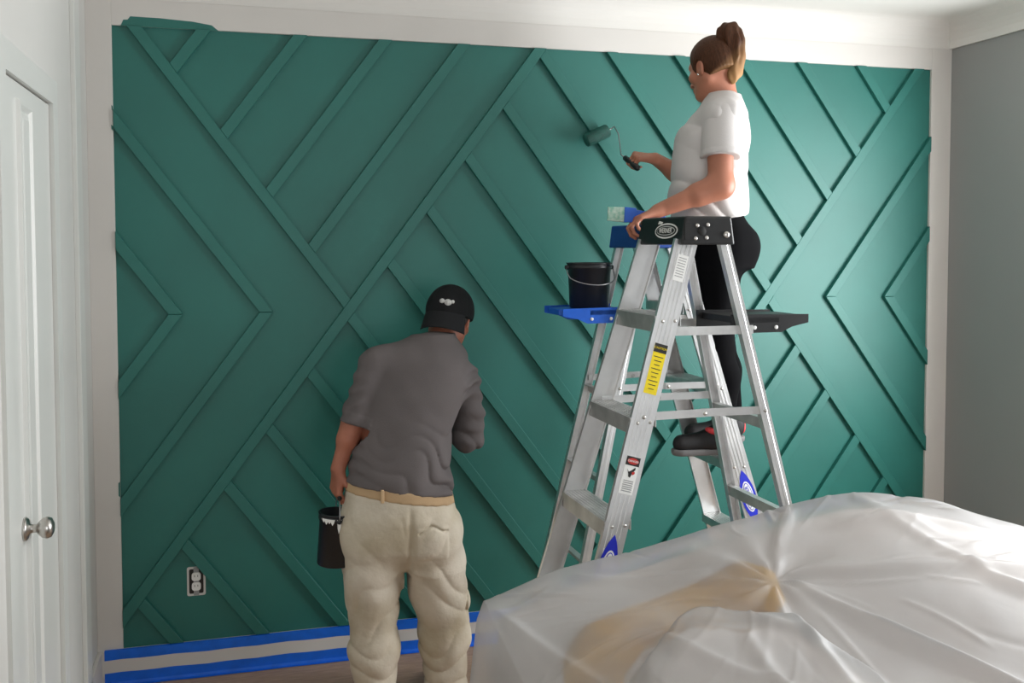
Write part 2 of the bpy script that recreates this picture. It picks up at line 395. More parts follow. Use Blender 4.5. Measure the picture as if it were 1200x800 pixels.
for x in (1.522, 1.838, 2.147, 2.449, 2.760):                          # '\' boards hanging from the top
    boards.append((strip_dn(dn_line(x, 2.525)), [above_up(kN), below_up(kM - DV)]))
for x in (2.452, 2.611, 2.776, 2.934, 3.094):                          # '/' boards running down from the right diagonal
    boards.append((strip_up(up_line(x, kP - TAN * x)), [below_dn(kP), below_up(kN - DV)]))
for x, z in ((0.056, 1.434), (-0.285, 1.432)):                        # pointed boards on the left
    boards.append((strip_dn(dn_line(x, z)), [(0, 1, z + E_)])); boards.append((strip_up(up_line(x, z)), [(0, -1, -z + E_)]))
for x, z in ((2.609, 1.457), (2.924, 1.452)):                         # pointed boards on the right
    boards.append((strip_up(up_line(x, z)), [(0, 1, z + E_)])); boards.append((strip_dn(dn_line(x, z)), [(0, -1, -z + E_)]))
for poly, cuts in boards:
    for c in cuts + RECT:
        if len(poly) >= 3: poly = clip(poly, *c)
    if len(poly) < 3: continue
    bm = bmesh.new(); prism_into(bm, poly, (0, 0.0, 0), (0, -TH, 0), (1, 0, 0), (0, 0, 1))
    from_bm('board', bm, 'teal_board', wall_back, bevel=0.0012, seg=1)

# electrical outlet without its cover plate
ox, oz = -0.200, 0.372
out = thing('electrical_outlet', 'white wall outlet without its cover plate in the teal wall', 'outlet', (ox, 0, oz))
def rrect(w, h, r, n=5):
    pts = []
    for cx, cz, a0 in ((w / 2 - r, h / 2 - r, 0), (-w / 2 + r, h / 2 - r, 90), (-w / 2 + r, -h / 2 + r, 180), (w / 2 - r, -h / 2 + r, 270)):
        for k in range(n + 1):
            a = math.radians(a0 + 90 * k / n); pts.append((cx + r * math.cos(a), cz + r * math.sin(a)))
    return pts
decal('wall_opening_rim', 'white_wall', rrect(0.070, 0.116, 0.008), (0, -0.0004, 0), (1, 0, 0), (0, 0, 1), out, 0.001)
decal('box_opening', 'black_print', rrect(0.054, 0.098, 0.006), (0, -0.0016, 0), (1, 0, 0), (0, 0, 1), out, 0.0006)
for s in (-1, 1):
    f = decal('receptacle', 'white_print', rrect(0.034, 0.033, 0.011), (0, -0.0024, s * 0.0195), (1, 0, 0), (0, 0, 1), out, 0.006)
    for dx in (-0.006, 0.006):
        decal('slot', 'black_print', rect(0.002, 0.008), (dx, -0.0085, s * 0.0195 + 0.003), (1, 0, 0), (0, 0, 1), f, 0.0004)
decal('mounting_strap', 'grey_print', rect(0.020, 0.112), (0, -0.0023, 0), (1, 0, 0), (0, 0, 1), out, 0.002)

# ================================================================== STEPLADDERS
def make_ladder(name, label, loc, rz, h, fr, rr, cap_mat, shelf_mat, near, shelf, main):
    """local axes: front (steps) towards -x, rear towards +x; FR, RR: (u_top, u_bottom, width_top, width_bottom) of the front and rear rails"""
    t = thing(name, label, 'ladder', loc, rz, 'aluminium stepladders')
    def front(z, s): k = (h - z) / h; return Vector((-(fr[0] + (fr[1] - fr[0]) * k), s * (fr[2] + (fr[3] - fr[2]) * k) / 2, z))
    def rear(z, s): k = (h - z) / h; return Vector((rr[0] + (rr[1] - rr[0]) * k, s * (rr[2] + (rr[3] - rr[2]) * k) / 2, z))
    ztop = h - 0.076
    for s in (-1, 1):
        P0, P1 = front(0.025, s), front(ztop, s); ax = (P1 - P0).normalized()
        ey = Vector((0, s, 0)); ey = (ey - ax * ey.dot(ax)).normalized(); ex = ey.cross(ax)
        if ex.x < 0: ex = -ex
        w, d, tk = 0.037, 0.014, 0.0028
        prof = [(-w, 0.0)]
        for c in (-0.020, -0.007, 0.007, 0.020):                       # shallow ribs on the outer face
            prof += [(c - 0.004, 0.0), (c - 0.003, 0.0014), (c + 0.003, 0.0014), (c + 0.004, 0.0)]
        prof += [(w, 0.0), (w, -d), (w - tk, -d), (w - tk, -tk), (-w + tk, -tk), (-w + tk, -d), (-w, -d)]
        bm = bmesh.new(); prism_into(bm, prof, P0, P1, ex, ey); from_bm('front_rail', bm, 'alu', t)
        bm = bmesh.new(); prism_into(bm, [(-w - .005, .005), (w + .005, .005), (w + .005, -d - .004), (-w - .005, -d - .004)], front(0.0, s), front(0.05, s), ex, ey)
        from_bm('foot', bm, 'rubber', t, bevel=0.003)
        P0, P1 = rear(0.025, s), rear(ztop, s); ax = (P1 - P0).normalized()
        ey = Vector((0, s, 0)); ey = (ey - ax * ey.dot(ax)).normalized(); ex = ey.cross(ax)
        if ex.x < 0: ex = -ex
        w, d, tk = 0.016, 0.024, 0.0025
        prof = [(-w, 0), (-.006, 0), (-.004, .001), (.004, .001), (.006, 0), (w, 0), (w, -d), (w - tk, -d), (w - tk, -tk), (-w + tk, -tk), (-w + tk, -d), (-w, -d)]
        bm = bmesh.new(); prism_into(bm, prof, P0, P1, ex, ey); from_bm('rear_rail', bm, 'alu', t)
        bm = bmesh.new(); prism_into(bm, [(-w - .004, .004), (w + .004, .004), (w + .004, -d - .004), (-w - .004, -d - .004)], rear(0.0, s), rear(0.045, s), ex, ey)
        from_bm('foot', bm, 'rubber', t, bevel=0.003)
    # steps
    for k in range(1, 6):
        z = h - 0.294 * k
        c = front(z, 1); hw = c.y - 0.0032; u = c.x
        prof = [(-.042, -.048), (-.0395, -.048), (-.0395, -.003), (.0395, -.003), (.0395, -.032), (.042, -.032), (.042, 0)]
        for q in range(6, -1, -1):
            x = -0.034 + q * 0.0113; prof += [(x + .002, 0), (x + .002, .0014), (x - .002, .0014), (x - .002, 0)]
        prof.append((-.042, 0))
        bm = bmesh.new(); prism_into(bm, prof, (u, -hw, z), (u, hw, z), (1, 0, 0), (0, 0, 1))
        st = from_bm('step', bm, 'alu_dark', t)
        bm = bmesh.new()
        for s in (-1, 1):
            for dx in (-0.02, 0.02): lathe_into(bm, [(0, 0.0052), (0.003, 0.0048), (0.005, 0.003), (0.005, 0.0)], (u + dx, s * (c.y + 0.0002), z - 0.016), (0, s, 0), 10)
        from_bm('rivet', bm, 'steel', st, smooth=True)['kind'] = 'stuff'
    # rear horizontals
    for z in (h - 0.63, h - 0.92, h - 1.21, h - 1.50):
        a = rear(z, 1); hw = a.y - 0.003
        bm = bmesh.new(); prism_into(bm, [(-.013, -.016), (-.011, -.016), (-.011, .014), (.010, .014), (.010, .016), (-.013, .016)], (a.x, -hw, z), (a.x, hw, z), (1, 0, 0), (0, 0, 1))
        from_bm('rear_brace', bm, 'alu_dark', t)
    # spreader bars, one each side, with the hinge in the middle
    for s in (-1, 1):
        z = h - 0.588
        a, b = front(z, s), rear(z, s); ya, yb = a.y - s * 0.006, b.y - s * 0.006
        m_ = (a + b) / 2; ym = (ya + yb) / 2
        for P, Q in (((a.x, ya, z), (m_.x + 0.01, ym, z + 0.002)), ((m_.x - 0.01, ym - s * 0.004, z + 0.002), (b.x, yb - s * 0.004, z))):
            P, Q = Vector(P), Vector(Q); dn = (Q - P).normalized(); bm = bmesh.new(); prism_into(bm, rect(0.004, 0.024), P, Q, Vector((0, 0, 1)).cross(dn).normalized(), (0, 0, 1))
            sp = from_bm('spreader_bar', bm, 'alu', t)
        bm = bmesh.new()
        for P in (a, b): lathe_into(bm, [(0, 0.008), (0.004, 0.007), (0.006, 0.004), (0.006, 0.0)], (P.x, P.y, z), (0, s, 0), 10)
        lathe_into(bm, [(0, 0.006), (0.006, 0.004), (0.006, -0.010)], (m_.x, ym, z), (0, s, 0), 10)
        from_bm('rivet', bm, 'steel', sp, smooth=True)['kind'] = 'stuff'
    # moulded top cap
    hw = fr[2] / 2 + (0.032 if main else 0.004)
    bm = bmesh.new()
    zb = h - 0.085
    low = [(-0.098, -hw), (0.078, -hw), (0.078, hw), (-0.098, hw)]; top = [(-0.082, -hw + 0.008), (0.070, -hw + 0.008), (0.070, hw - 0.008), (-0.082, hw - 0.008)]
    a = [bm.verts.new((x, y, zb)) for x, y in low]; b = [bm.verts.new((x, y, h)) for x, y in top]
    bm.faces.new(a[::-1]); bm.faces.new(b)
    for i in range(4): bm.faces.new((a[i], a[(i + 1) % 4], b[(i + 1) % 4], b[i]))
    cap = from_bm('top_cap', bm, cap_mat, t, bevel=0.006)
    for q in (-0.06, 0.0, 0.06): lathe('tool_hole', 'black_print', [(0, 0.0006), (0.010, 0.0006), (0.010, 0.0)], (0, q, h), (0, 0, 1), cap, 14)
    ny = near * hw
    def face_y(z): return near * (hw - 0.008 * (z - zb) / 0.085)
    for x, z in ((-0.045, h - 0.028), (-0.010, h - 0.026), (-0.052, h - 0.066), (-0.016, h - 0.064)):
        lathe('bolt', 'steel', [(0, 0.004), (0.004, 0.0035), (0.0062, 0.002), (0.0062, 0.0)], (x, face_y(z) - near * 0.0005, z), (0, near, 0), cap, 12)
    lathe('bolt', 'steel', [(0, 0.006), (0.006, 0.0055), (0.010, 0.003), (0.010, 0.0)], (0.050, face_y(h - .055) - near * 0.0005, h - 0.055), (0, near, 0), cap, 14)
    lathe('moulded_boss', 'rubber', [(0, 0.002), (0.013, 0.002), (0.014, 0.0)], (-0.030, face_y(h - .045), h - 0.045), (0, near, 0), cap, 16)
    box('moulded_tab', 'rubber', -0.088, -0.070, *sorted((ny - near * 0.004, ny + near * 0.0012)), h - 0.07, h - 0.02, cap)
    if main:                                                    # oval maker's mark on the front face of the cap
        sl = Vector((0.016, 0, 0.085)).normalized(); o = Vector((-0.0905, near * 0.045, h - 0.043))
        right = Vector((0, near, 0)) if near < 0 else Vector((0, -1, 0))
        nrm = right.cross(sl)
        oo = o + nrm * 0.001
        lg = decal('maker_mark', 'white_print', ellipse(0.078, 0.024), oo, right, sl, cap)
        decal('mark_field', cap_mat, ellipse(0.072, 0.0190), oo + nrm * 0.0007, right, sl, lg)
        decal('mark_ring', 'white_print', ellipse(0.062, 0.0140), oo + nrm * 0.0014, right, sl, lg)
        decal('mark_centre', cap_mat, ellipse(0.0590, 0.0120), oo + nrm * 0.0021, right, sl, lg)
        lettering('WERNER', 0.022, 'white_print', oo + nrm * 0.0032, right, sl, lg)
        decal('mark_flash', 'white_print', [(-0.066, 0.022), (-0.038, 0.022), (-0.032, 0.028), (-0.06, 0.032)], oo, right, sl, lg)
    # fold-out pail shelf on the rear side
    zs = h - 0.306; L, hw2 = shelf
    plan = [(0.115, -hw2), (L * 0.72, -hw2), (L, -hw2 * 0.55), (L, hw2 * 0.55), (L * 0.72, hw2), (0.115, hw2)]
    bm = bmesh.new(); prism_into(bm, plan, (0, 0, zs - 0.022), (0, 0, zs), (1, 0, 0), (0, 1, 0))
    sh = from_bm('pail_shelf', bm, shelf_mat, t, bevel=0.003)
    for s in (-1, 1):
        bm = bmesh.new(); prism_into(bm, [(0.095, -0.05), (L * 0.74, -0.05), (L * 0.84, -0.034), (L, -0.022), (L, 0.004), (0.095, 0.008)], (0, s * hw2, zs), (0, s * (hw2 - 0.006), zs), (1, 0, 0), (0, 0, 1))
        from_bm('shelf_rim', bm, shelf_mat, sh)
    for x in (0.175, 0.25): lathe('bolt', 'white_print', [(0, 0.004), (0.004, 0.0035), (0.006, 0.002), (0.006, 0.0)], (x, near * hw2, zs - 0.034), (0, near, 0), sh, 12)
    for s in (-1, 1):
        f_, r_ = front(zs - 0.03, s), rear(zs - 0.03, s)
        bm = bmesh.new(); prism_into(bm, rect(0.004, 0.026), (f_.x + 0.02, f_.y - s * 0.012, zs - 0.036), (r_.x + 0.03, r_.y - s * 0.006, zs - 0.036), (0, 1, 0), (0, 0, 1))
        from_bm('shelf_arm', bm, 'alu_dark', t)
    # printed labels on the near front rail
    def on_rail(z):
        P = front(z, near); ax = (front(h, near) - front(0, near)).normalized()
        n = Vector((0, near, 0)); n = (n - ax * n.dot(ax)).normalized()
        right = ax.cross(n)
        return P + n * 0.0016, right, ax, n
    if main:
        o, r_, a_, n_ = on_rail(1.335); lab = decal('caution_label', 'yellow', rect(0.042, 0.150), o, r_, a_, t)
        decal('label_header', 'black_print', rect(0.042, 0.026), o + a_ * 0.062 + n_ * 0.0006, r_, a_, lab)
        lettering('CAUTION', 0.0095, 'yellow', o + a_ * 0.062 + n_ * 0.0018, r_, a_, lab)
        for q in range(9):
            wd = 0.030 - 0.006 * (q % 3); decal('label_line', 'black_print', rect(wd, 0.0022), o + a_ * (0.036 - q * 0.012) + n_ * 0.0006, r_, a_, lab)
        o, r_, a_, n_ = on_rail(1.030); lab = decal('danger_label', 'white_print', rect(0.044, 0.110), o, r_, a_, t)
        decal('label_header', 'black_print', rect(0.044, 0.026), o + a_ * 0.042 + n_ * 0.0006, r_, a_, lab)
        decal('label_oval', 'red_print', ellipse(0.018, 0.009), o + a_ * 0.042 + n_ * 0.0012, r_, a_, lab)
        lettering('DANGER', 0.0085, 'white_print', o + a_ * 0.042 + n_ * 0.0024, r_, a_, lab)
        decal('label_figure', 'black_print', [(-0.012, 0.018), (-0.006, 0.010), (0.002, 0.016), (0.012, 0.026), (0.014, 0.020), (0.006, 0.008), (0.002, -0.006), (-0.004, -0.004), (-0.006, 0.004)], o + n_ * 0.0006, r_, a_, lab)
        decal('label_stroke', 'red_print', [(0.004, 0.010), (0.012, 0.014), (0.014, 0.008), (0.007, 0.002)], o + n_ * 0.0012, r_, a_, lab)
        for q in range(6): decal('label_line', 'grey_print', rect(0.032, 0.0028), o + a_ * (-0.016 - q * 0.006) + n_ * 0.0006, r_, a_, lab)
        o, r_, a_, n_ = on_rail(1.63)
        lab = decal('size_label', 'white_print', rect(0.036, 0.08), o, r_, a_, t)
        for q in range(8): decal('label_line', 'grey_print', rect(0.026, 0.0022), o + a_ * (0.03 - q * 0.008) + n_ * 0.0006, r_, a_, lab)
    # pointed blue maker's mark low on the rail, letters reading upwards
    o, r_, a_, n_ = on_rail(0.762)
    diam = [(-0.030 * math.sin(math.pi * k / 12) ** 0.8, 0.105 - 0.21 * k / 12) for k in range(13)] + [(0.030 * math.sin(math.pi * k / 12) ** 0.8, -0.105 + 0.21 * k / 12) for k in range(1, 12)]
    lg = decal('maker_mark', 'blue_print', diam, o, r_, a_, t)
    decal('mark_field', 'white_print', ellipse(0.021, 0.060), o + n_ * 0.0006, r_, a_, lg)
    decal('mark_ring', 'blue_print', ellipse(0.017, 0.054), o + n_ * 0.0012, r_, a_, lg)
    decal('mark_centre', 'white_print', ellipse(0.0145, 0.051), o + n_ * 0.0018, r_, a_, lg)
    lettering('WERNER', 0.021, 'blue_print', o + n_ * 0.003, a_, -r_, lg)
    return t

LADDER1 = make_ladder('stepladder', 'nearer aluminium stepladder with a black top cap and yellow caution label', (1.334, -1.200, 0), 0.021, 1.784,
                      (0.046, 0.570, 0.262, 0.478), (0.040, 0.470, 0.262, 0.490), 'black_plastic', 'black_plastic', -1, (0.365, 0.115), True)
LADDER2 = make_ladder('stepladder', 'farther aluminium stepladder with a blue pail shelf that the woman stands on', (1.452, -0.587, 0), 0.022 + math.pi, 1.772,
                      (0.036, 0.576, 0.309, 0.430), (0.030, 0.433, 0.261, 0.434), 'navy_plastic', 'blue_plastic', 1, (0.360, 0.105), False)

# ------------------------------------------------------------------ buckets
def bucket(name, label, loc, r0, r1, hgt, tilt=0.0, bail_up=False, drips=False):
    t = thing(name, label, 'bucket', loc); t.rotation_euler = (tilt, 0, math.pi / 2 if bail_up else 0)
    w = 0.0035
    body = lathe('body', 'bucket', [(0, 0.0), (r0 - .004, 0.0), (r0, 0.004), (r1 - .002, hgt * 0.86), (r1 + .002, hgt * 0.87), (r1 + .003, hgt * 0.93), (r1 + .001, hgt * 0.94), (r1 + .001, hgt - .006), (r1 + .004, hgt - .005), (r1 + .004, hgt), (r1 - w, hgt), (r0 - w, 0.008), (0, 0.008)], (0, 0, 0), (0, 0, 1), t, 36)
    lathe('paint', 'green_wet', [(0, hgt * 0.55), (r0 + (r1 - r0) * 0.55 - w + .0005, hgt * 0.55), (0, hgt * 0.549)], (0, 0, 0), (0, 0, 1), t, 32)
    for s in (-1, 1):
        lathe('handle_lug', 'bucket', [(0, 0.012), (0.007, 0.012), (0.010, 0.0)], (s * (r1 + .001), 0, hgt * 0.90), (s, 0, 0), t, 12)
    pts = []
    for k in range(19):
        a = math.pi * k / 18
        if bail_up: pts.append((-(r1 + .011) * math.cos(a), 0, hgt * 0.90 + 0.078 * math.sin(a) ** 0.8))
        else: pts.append((-(r1 + .011) * math.cos(a), -(r1 + 0.012) * math.sin(a) ** 0.9 - 0.001, hgt * 0.90 - hgt * (0.16 * min(1, math.sin(a) * 4) + 0.22 * math.sin(a))))
    tube('wire_handle', 'wire', pts, 0.0022, t, 8)
    if bail_up:
        tube('grip', 'rubber', [(-0.045, 0, hgt * 0.90 + 0.078), (0.045, 0, hgt * 0.90 + 0.078)], 0.008, t, 10)
    if drips:
        random.seed(3)
        for k in range(11):
            a = math.pi + (k - 5) * 0.17; rr_ = r1 + .0035; dz = random.uniform(0.008, 0.03) if k != 5 else 0.05
            if k in (4, 6): continue
            c = Vector((rr_ * math.cos(a), rr_ * math.sin(a), hgt * 0.935)); tan = Vector((-math.sin(a), math.cos(a), 0)); nn = Vector((math.cos(a), math.sin(a), 0))
            bm = bmesh.new(); prism_into(bm, [(-0.008, 0), (0.008, 0), (0.005, -dz * .6), (0, -dz), (-0.005, -dz * .6)], c, c + nn * 0.0012, tan, (0, 0, 1))
            from_bm('paint_drip', bm, 'white_print', body)
    return t
bucket('paint_bucket', 'black paint bucket with wire handle standing on the blue pail shelf', (1.232, -0.592, 1.4672), 0.073, 0.081, 0.166)
bucket('paint_bucket', "black bucket with white paint drips hanging from the man's hand", (0.304, -0.455, 0.543), 0.066, 0.060 + 0.006, 0.190, tilt=0.06, bail_up=True, drips=True)

# ================================================================== signed-distance modelling for people
def mesh_from_grid(name, Fd, org, h):
    """surface nets"""
    nx, ny, nz = Fd.shape; ins = Fd < 0
    c = np.zeros((nx - 1, ny - 1, nz - 1), np.uint8)
    offs = [(i, j, k) for i in (0, 1) for j in (0, 1) for k in (0, 1)]
    for i, j, k in offs: c += ins[i:nx - 1 + i, j:ny - 1 + j, k:nz - 1 + k]
    act = (c > 0) & (c < 8); idx = np.argwhere(act)
    vid = np.full(act.shape, -1, np.int32); vid[act] = np.arange(len(idx))
    vals = {o: Fd[idx[:, 0] + o[0], idx[:, 1] + o[1], idx[:, 2] + o[2]] for o in offs}
    pos = np.zeros((len(idx), 3)); cnt = np.zeros(len(idx))
    for o in offs:
        for ax in range(3):
            if o[ax]: continue
            q = list(o); q[ax] = 1; q = tuple(q)
            a, b = vals[o], vals[q]; cr = (a < 0) != (b < 0)
            t = np.where(cr, a / np.where(cr, a - b, 1), 0)
            p = np.array(o, float)[None, :].repeat(len(idx), 0); p[:, ax] += t
            pos[cr] += p[cr]; cnt += cr
    V = (idx + pos / cnt[:, None]) * h + org
    faces = []
    for ax in range(3):
        b_, c_ = (ax + 1) % 3, (ax + 2) % 3
        s0 = [slice(None)] * 3; s1 = [slice(None)] * 3; s0[ax] = slice(0, -1); s1[ax] = slice(1, None)
        A, B = ins[tuple(s0)], ins[tuple(s1)]
        e = np.argwhere(A != B)
        e = e[(e[:, b_] > 0) & (e[:, c_] > 0) & (e[:, b_] < Fd.shape[b_] - 1) & (e[:, c_] < Fd.shape[c_] - 1)]
        q = []
        for db, dc in ((1, 1), (0, 1), (0, 0), (1, 0)):
            i = e.copy(); i[:, b_] -= db; i[:, c_] -= dc; q.append(vid[i[:, 0], i[:, 1], i[:, 2]])
        q = np.stack(q, 1); fl = ~A[e[:, 0], e[:, 1], e[:, 2]]
        q[fl] = q[fl][:, ::-1]; faces.append(q)
    Q = np.concatenate(faces); Q = Q[(Q >= 0).all(1)]
    me = bpy.data.meshes.new(name)
    me.vertices.add(len(V)); me.vertices.foreach_set('co', V.astype(np.float32).ravel())
    me.loops.add(Q.size); me.loops.foreach_set('vertex_index', Q.astype(np.int32).ravel())
    me.polygons.add(len(Q)); me.polygons.foreach_set('loop_start', np.arange(0, Q.size, 4, dtype=np.int32)); me.polygons.foreach_set('loop_total', np.full(len(Q), 4, np.int32))
    me.update(); me.validate()
    return me

def nrm(v): v = np.asarray(v, float); return v / np.linalg.norm(v)
class Sdf:
    def __init__(s): s.ops = []; s.lo = np.full(3, 9e9); s.hi = np.full(3, -9e9); s.post = []
    def _add(s, lo, hi, fn, k, op): s.ops.append((np.asarray(lo), np.asarray(hi), fn, k, op)); (op == '+') and s._b(lo, hi)
    def _b(s, lo, hi): s.lo = np.minimum(s.lo, lo); s.hi = np.maximum(s.hi, hi)
    def cone(s, a, b, ra, rb, k=0.02, op='+', flat=None):
        a, b = np.asarray(a, float), np.asarray(b, float); R = max(ra, rb) * (1 if flat is None else max(1, 1 / flat[1]))
        def fn(P):
            d = b - a; Q = P - a
            if flat is not None:
                n = nrm(flat[0]); Q = Q + (Q @ n)[..., None] * n * (flat[1] - 1); d = d + (d @ n) * n * (flat[1] - 1)
            t = np.clip((Q @ d) / (d @ d), 0, 1)
            return np.linalg.norm(Q - t[..., None] * d, axis=-1) - (ra + (rb - ra) * t)
        s._add(np.minimum(a, b) - R, np.maximum(a, b) + R, fn, k, op)
    def chain(s, pts, rs, k=0.02, op='+', flat=None):
        for i in range(len(pts) - 1): s.cone(pts[i], pts[i + 1], rs[i], rs[i + 1], k, op, flat)
    def ell(s, c, r, fwd=None, up=(0, 0, 1), k=0.02, op='+'):
        """r = (along fwd, sideways, along up)"""
        c, r = np.asarray(c, float), np.asarray(r, float)
        f = nrm(fwd) if fwd is not None else np.array([1., 0, 0]); u = nrm(np.asarray(up, float) - f * (np.asarray(up, float) @ f)); l = np.cross(u, f)
        Rm = np.stack([f, l, u], 1)
        def fn(P):
            Q = (P - c) @ Rm; k0 = np.linalg.norm(Q / r, axis=-1); k1 = np.linalg.norm(Q / (r * r), axis=-1)
            return k0 * (k0 - 1) / np.maximum(k1, 1e-6)
        s._add(c - r.max(), c + r.max(), fn, k, op)
    def loft(s, rows, fwd, k=0.02, op='+', pw=2.2):
        """rows: (z, cx, cy, half width sideways, half depth along fwd); fwd: horizontal facing"""
        A = np.array(rows, float); f = nrm([fwd[0], fwd[1], 0]); l = np.array([-f[1], f[0], 0])
        zs = np.linspace(A[0, 0], A[-1, 0], 120)
        def smooth(v):
            y = np.interp(zs, A[:, 0], v); ker = np.hanning(15); ker /= ker.sum(); return np.convolve(np.pad(y, 7, mode='edge'), ker, 'valid')
        cols = [smooth(A[:, i]) for i in range(1, 5)]
        def fn(P):
            z = P[..., 2]; cx, cy, w, d = (np.interp(z, zs, c_) for c_ in cols)
            dx, dy = P[..., 0] - cx, P[..., 1] - cy
            a = np.abs(dx * l[0] + dy * l[1]) / w; b = np.abs(dx * f[0] + dy * f[1]) / d
            g = ((a ** pw + b ** pw) ** (1 / pw) - 1) * np.minimum(w, d)
            return np.maximum(g, np.maximum(A[0, 0] - z, z - A[-1, 0]))
        R = A[:, 3:].max()
        s._add((A[:, 1].min() - R, A[:, 2].min() - R, A[0, 0]), (A[:, 1].max() + R, A[:, 2].max() + R, A[-1, 0]), fn, k, op)
    def mesh(s, name, h, pad=0.02):
        lo = s.lo - pad; n = np.ceil((s.hi + pad - lo) / h).astype(int) + 1
        Fd = np.full(n, 0.08, np.float32)
        ax = [lo[i] + np.arange(n[i]) * h for i in range(3)]
        for a, b, fn, k, op in s.ops:
            m = 0.03 + (k if k < 0.1 else 0.1)
            i0 = np.clip(np.floor((a - m - lo) / h).astype(int), 0, n); i1 = np.clip(np.ceil((b + m - lo) / h).astype(int) + 1, 0, n)
            if (i1 <= i0).any(): continue
            sl = tuple(slice(p, q) for p, q in zip(i0, i1))
            P = np.stack(np.meshgrid(*[ax[q][i0[q]:i1[q]] for q in range(3)], indexing='ij'), -1)
            d = fn(P); cur = Fd[sl].astype(float)
            if op == '+':
                hh = np.maximum(k - np.abs(cur - d), 0) / k if k > 0 else 0
                Fd[sl] = np.minimum(cur, d) - hh * hh * k * 0.25
            else:
                hh = np.maximum(k - np.abs(cur + d), 0) / k if k > 0 else 0
                Fd[sl] = np.maximum(cur, -d) + hh * hh * k * 0.25
        if s.post:
            near = np.abs(Fd) < 0.05; ii = np.argwhere(near); P = lo + ii * h; v = Fd[near].astype(float)
            for p in s.post: v = p(P, v)
            Fd[near] = v
        return mesh_from_grid(name, Fd, lo, h)

def wobble(seed, freq, n=7):
    rs = np.random.RandomState(seed); D = rs.normal(size=(n, 3)); D /= np.linalg.norm(D, axis=1)[:, None]; fq = freq * rs.uniform(0.6, 1.5, n); ph = rs.uniform(0, 6.28, n)
    return lambda P: sum(np.sin((P @ D[i]) * fq[i] + ph[i]) for i in range(n)) / n ** 0.5
def cut(n, p):
    n = nrm(n); p = np.asarray(p, float)
    return lambda P, v: np.maximum(v, (P - p) @ n)
def crisp(a): return 0.5 - np.abs(np.sin(a)) ** 0.7
def sstep(a, b, x): t = np.clip((x - a) / (b - a), 0, 1); return t * t * (3 - 2 * t)

def add_hand(S, wrist, d, n, side, curl=(20, 25, 20), scale=1.0, thumb_curl=20, spread=0.02, r=0.0088, thumb_out=0.75):
    """d: wrist to knuckles, n: the way the palm faces, side: +1 / -1 picks the thumb's side (d x n)"""
    d = nrm(d); n = np.asarray(n, float); n = nrm(n - d * (n @ d)); t = np.cross(d, n) * side; wrist = np.asarray(wrist, float); q = scale
    def rot(v, a): return v * math.cos(a) + n0 * math.sin(a)
    lens = [(.042, .025, .021), (.046, .029, .022), (.042, .027, .021), (.033, .020, .018)]; offs = [.031, .0105, -.0105, -.030]; kl = [.088, .092, .087, .078]
    for i in range(4):
        kn = wrist + d * kl[i] * q + t * offs[i] * q
        S.cone(wrist + t * offs[i] * 0.55 * q, kn, .0145 * q, .0115 * q, 0.014)
        dirv = nrm(d + t * (offs[i] / .031) * spread * 4); ang = 0.0; p = kn
        for j in range(3):
            ang += math.radians(curl[j]); v = dirv * math.cos(ang) + n * math.sin(ang); e = p + v * lens[i][j] * q
            rr_ = r * q * (1.0, 0.92, 0.85)[j] * (0.86 if i == 3 else 1); S.cone(p, e, rr_ * 1.05, rr_ * 0.92, 0.003 if j else 0.006); p = e
    base = wrist + d * .022 * q + t * .018 * q + n * .006 * q
    v = nrm(d * 0.75 + t * thumb_out + n * 0.35); p1 = base + v * .042 * q; S.cone(base, p1, .0150 * q, .0115 * q, 0.012)
    a = math.radians(thumb_curl); v2 = nrm(v * math.cos(a) + nrm(n * 0.8 - t * 0.3 + d * 0.3) * math.sin(a)); p2 = p1 + v2 * .033 * q; S.cone(p1, p2, .0108 * q, .0098 * q, 0.004)
    v3 = nrm(v2 * math.cos(a) + nrm(n - t * 0.4) * math.sin(a)); S.cone(p2, p2 + v3 * .027 * q, .0098 * q, .0082 * q, 0.003)

def add_head(S, c, f, up, s=1.0):
    """skull, jaw, nose, brow, lips, ears about centre C, facing F; returns the head's frame"""
    c = np.asarray(c, float); f = nrm(f); u = nrm(np.asarray(up, float) - f * (np.asarray(up, float) @ f)); l = np.cross(u, f)
    at = lambda a, b, z: c + (f * a + l * b + u * z) * s
    S.ell(at(-.008, 0, .022), (.096 * s, .076 * s, .092 * s), f, u, 0.02)
    S.ell(at(.018, 0, -.040), (.066 * s, .060 * s, .078 * s), f, u, 0.03)
    S.ell(at(.058, 0, -.094), (.026 * s, .030 * s, .022 * s), f, u, 0.03)
    S.cone(at(-.02, .050, -.055), at(.05, .022, -.098), .016 * s, .014 * s, 0.03); S.cone(at(-.02, -.050, -.055), at(.05, -.022, -.098), .016 * s, .014 * s, 0.03)
    S.cone(at(.088, 0, .004), at(.108, 0, -.034), .008 * s, .012 * s, 0.012)
    for q in (-1, 1):
        S.ell(at(.100, q * .012, -.038), (.010 * s, .008 * s, .008 * s), f, u, 0.006)
        S.cone(at(.078, q * .012, .022), at(.066, q * .045, .020), .010 * s, .009 * s, 0.014)
        S.ell(at(.090, q * .030, .002), (.016 * s, .014 * s, .009 * s), f, u, 0.010, '-')
        S.ell(at(.055, q * .048, -.026), (.022 * s, .018 * s, .018 * s), f, u, 0.02)
        S.ell(at(-.012, q * .076, -.010), (.020 * s, .008 * s, .031 * s), nrm(f + l * q * -0.35), u, 0.006)
        S.ell(at(-.008, q * .084, -.006), (.010 * s, .006 * s, .017 * s), nrm(f + l * q * -0.35), u, 0.004, '-')
    S.cone(at(.086, -.018, -.063), at(.086, .018, -.063), .0075 * s, .0075 * s, 0.008); S.cone(at(.084, -.014, -.074), at(.084, .014, -.074), .008 * s, .008 * s, 0.008)
    return at

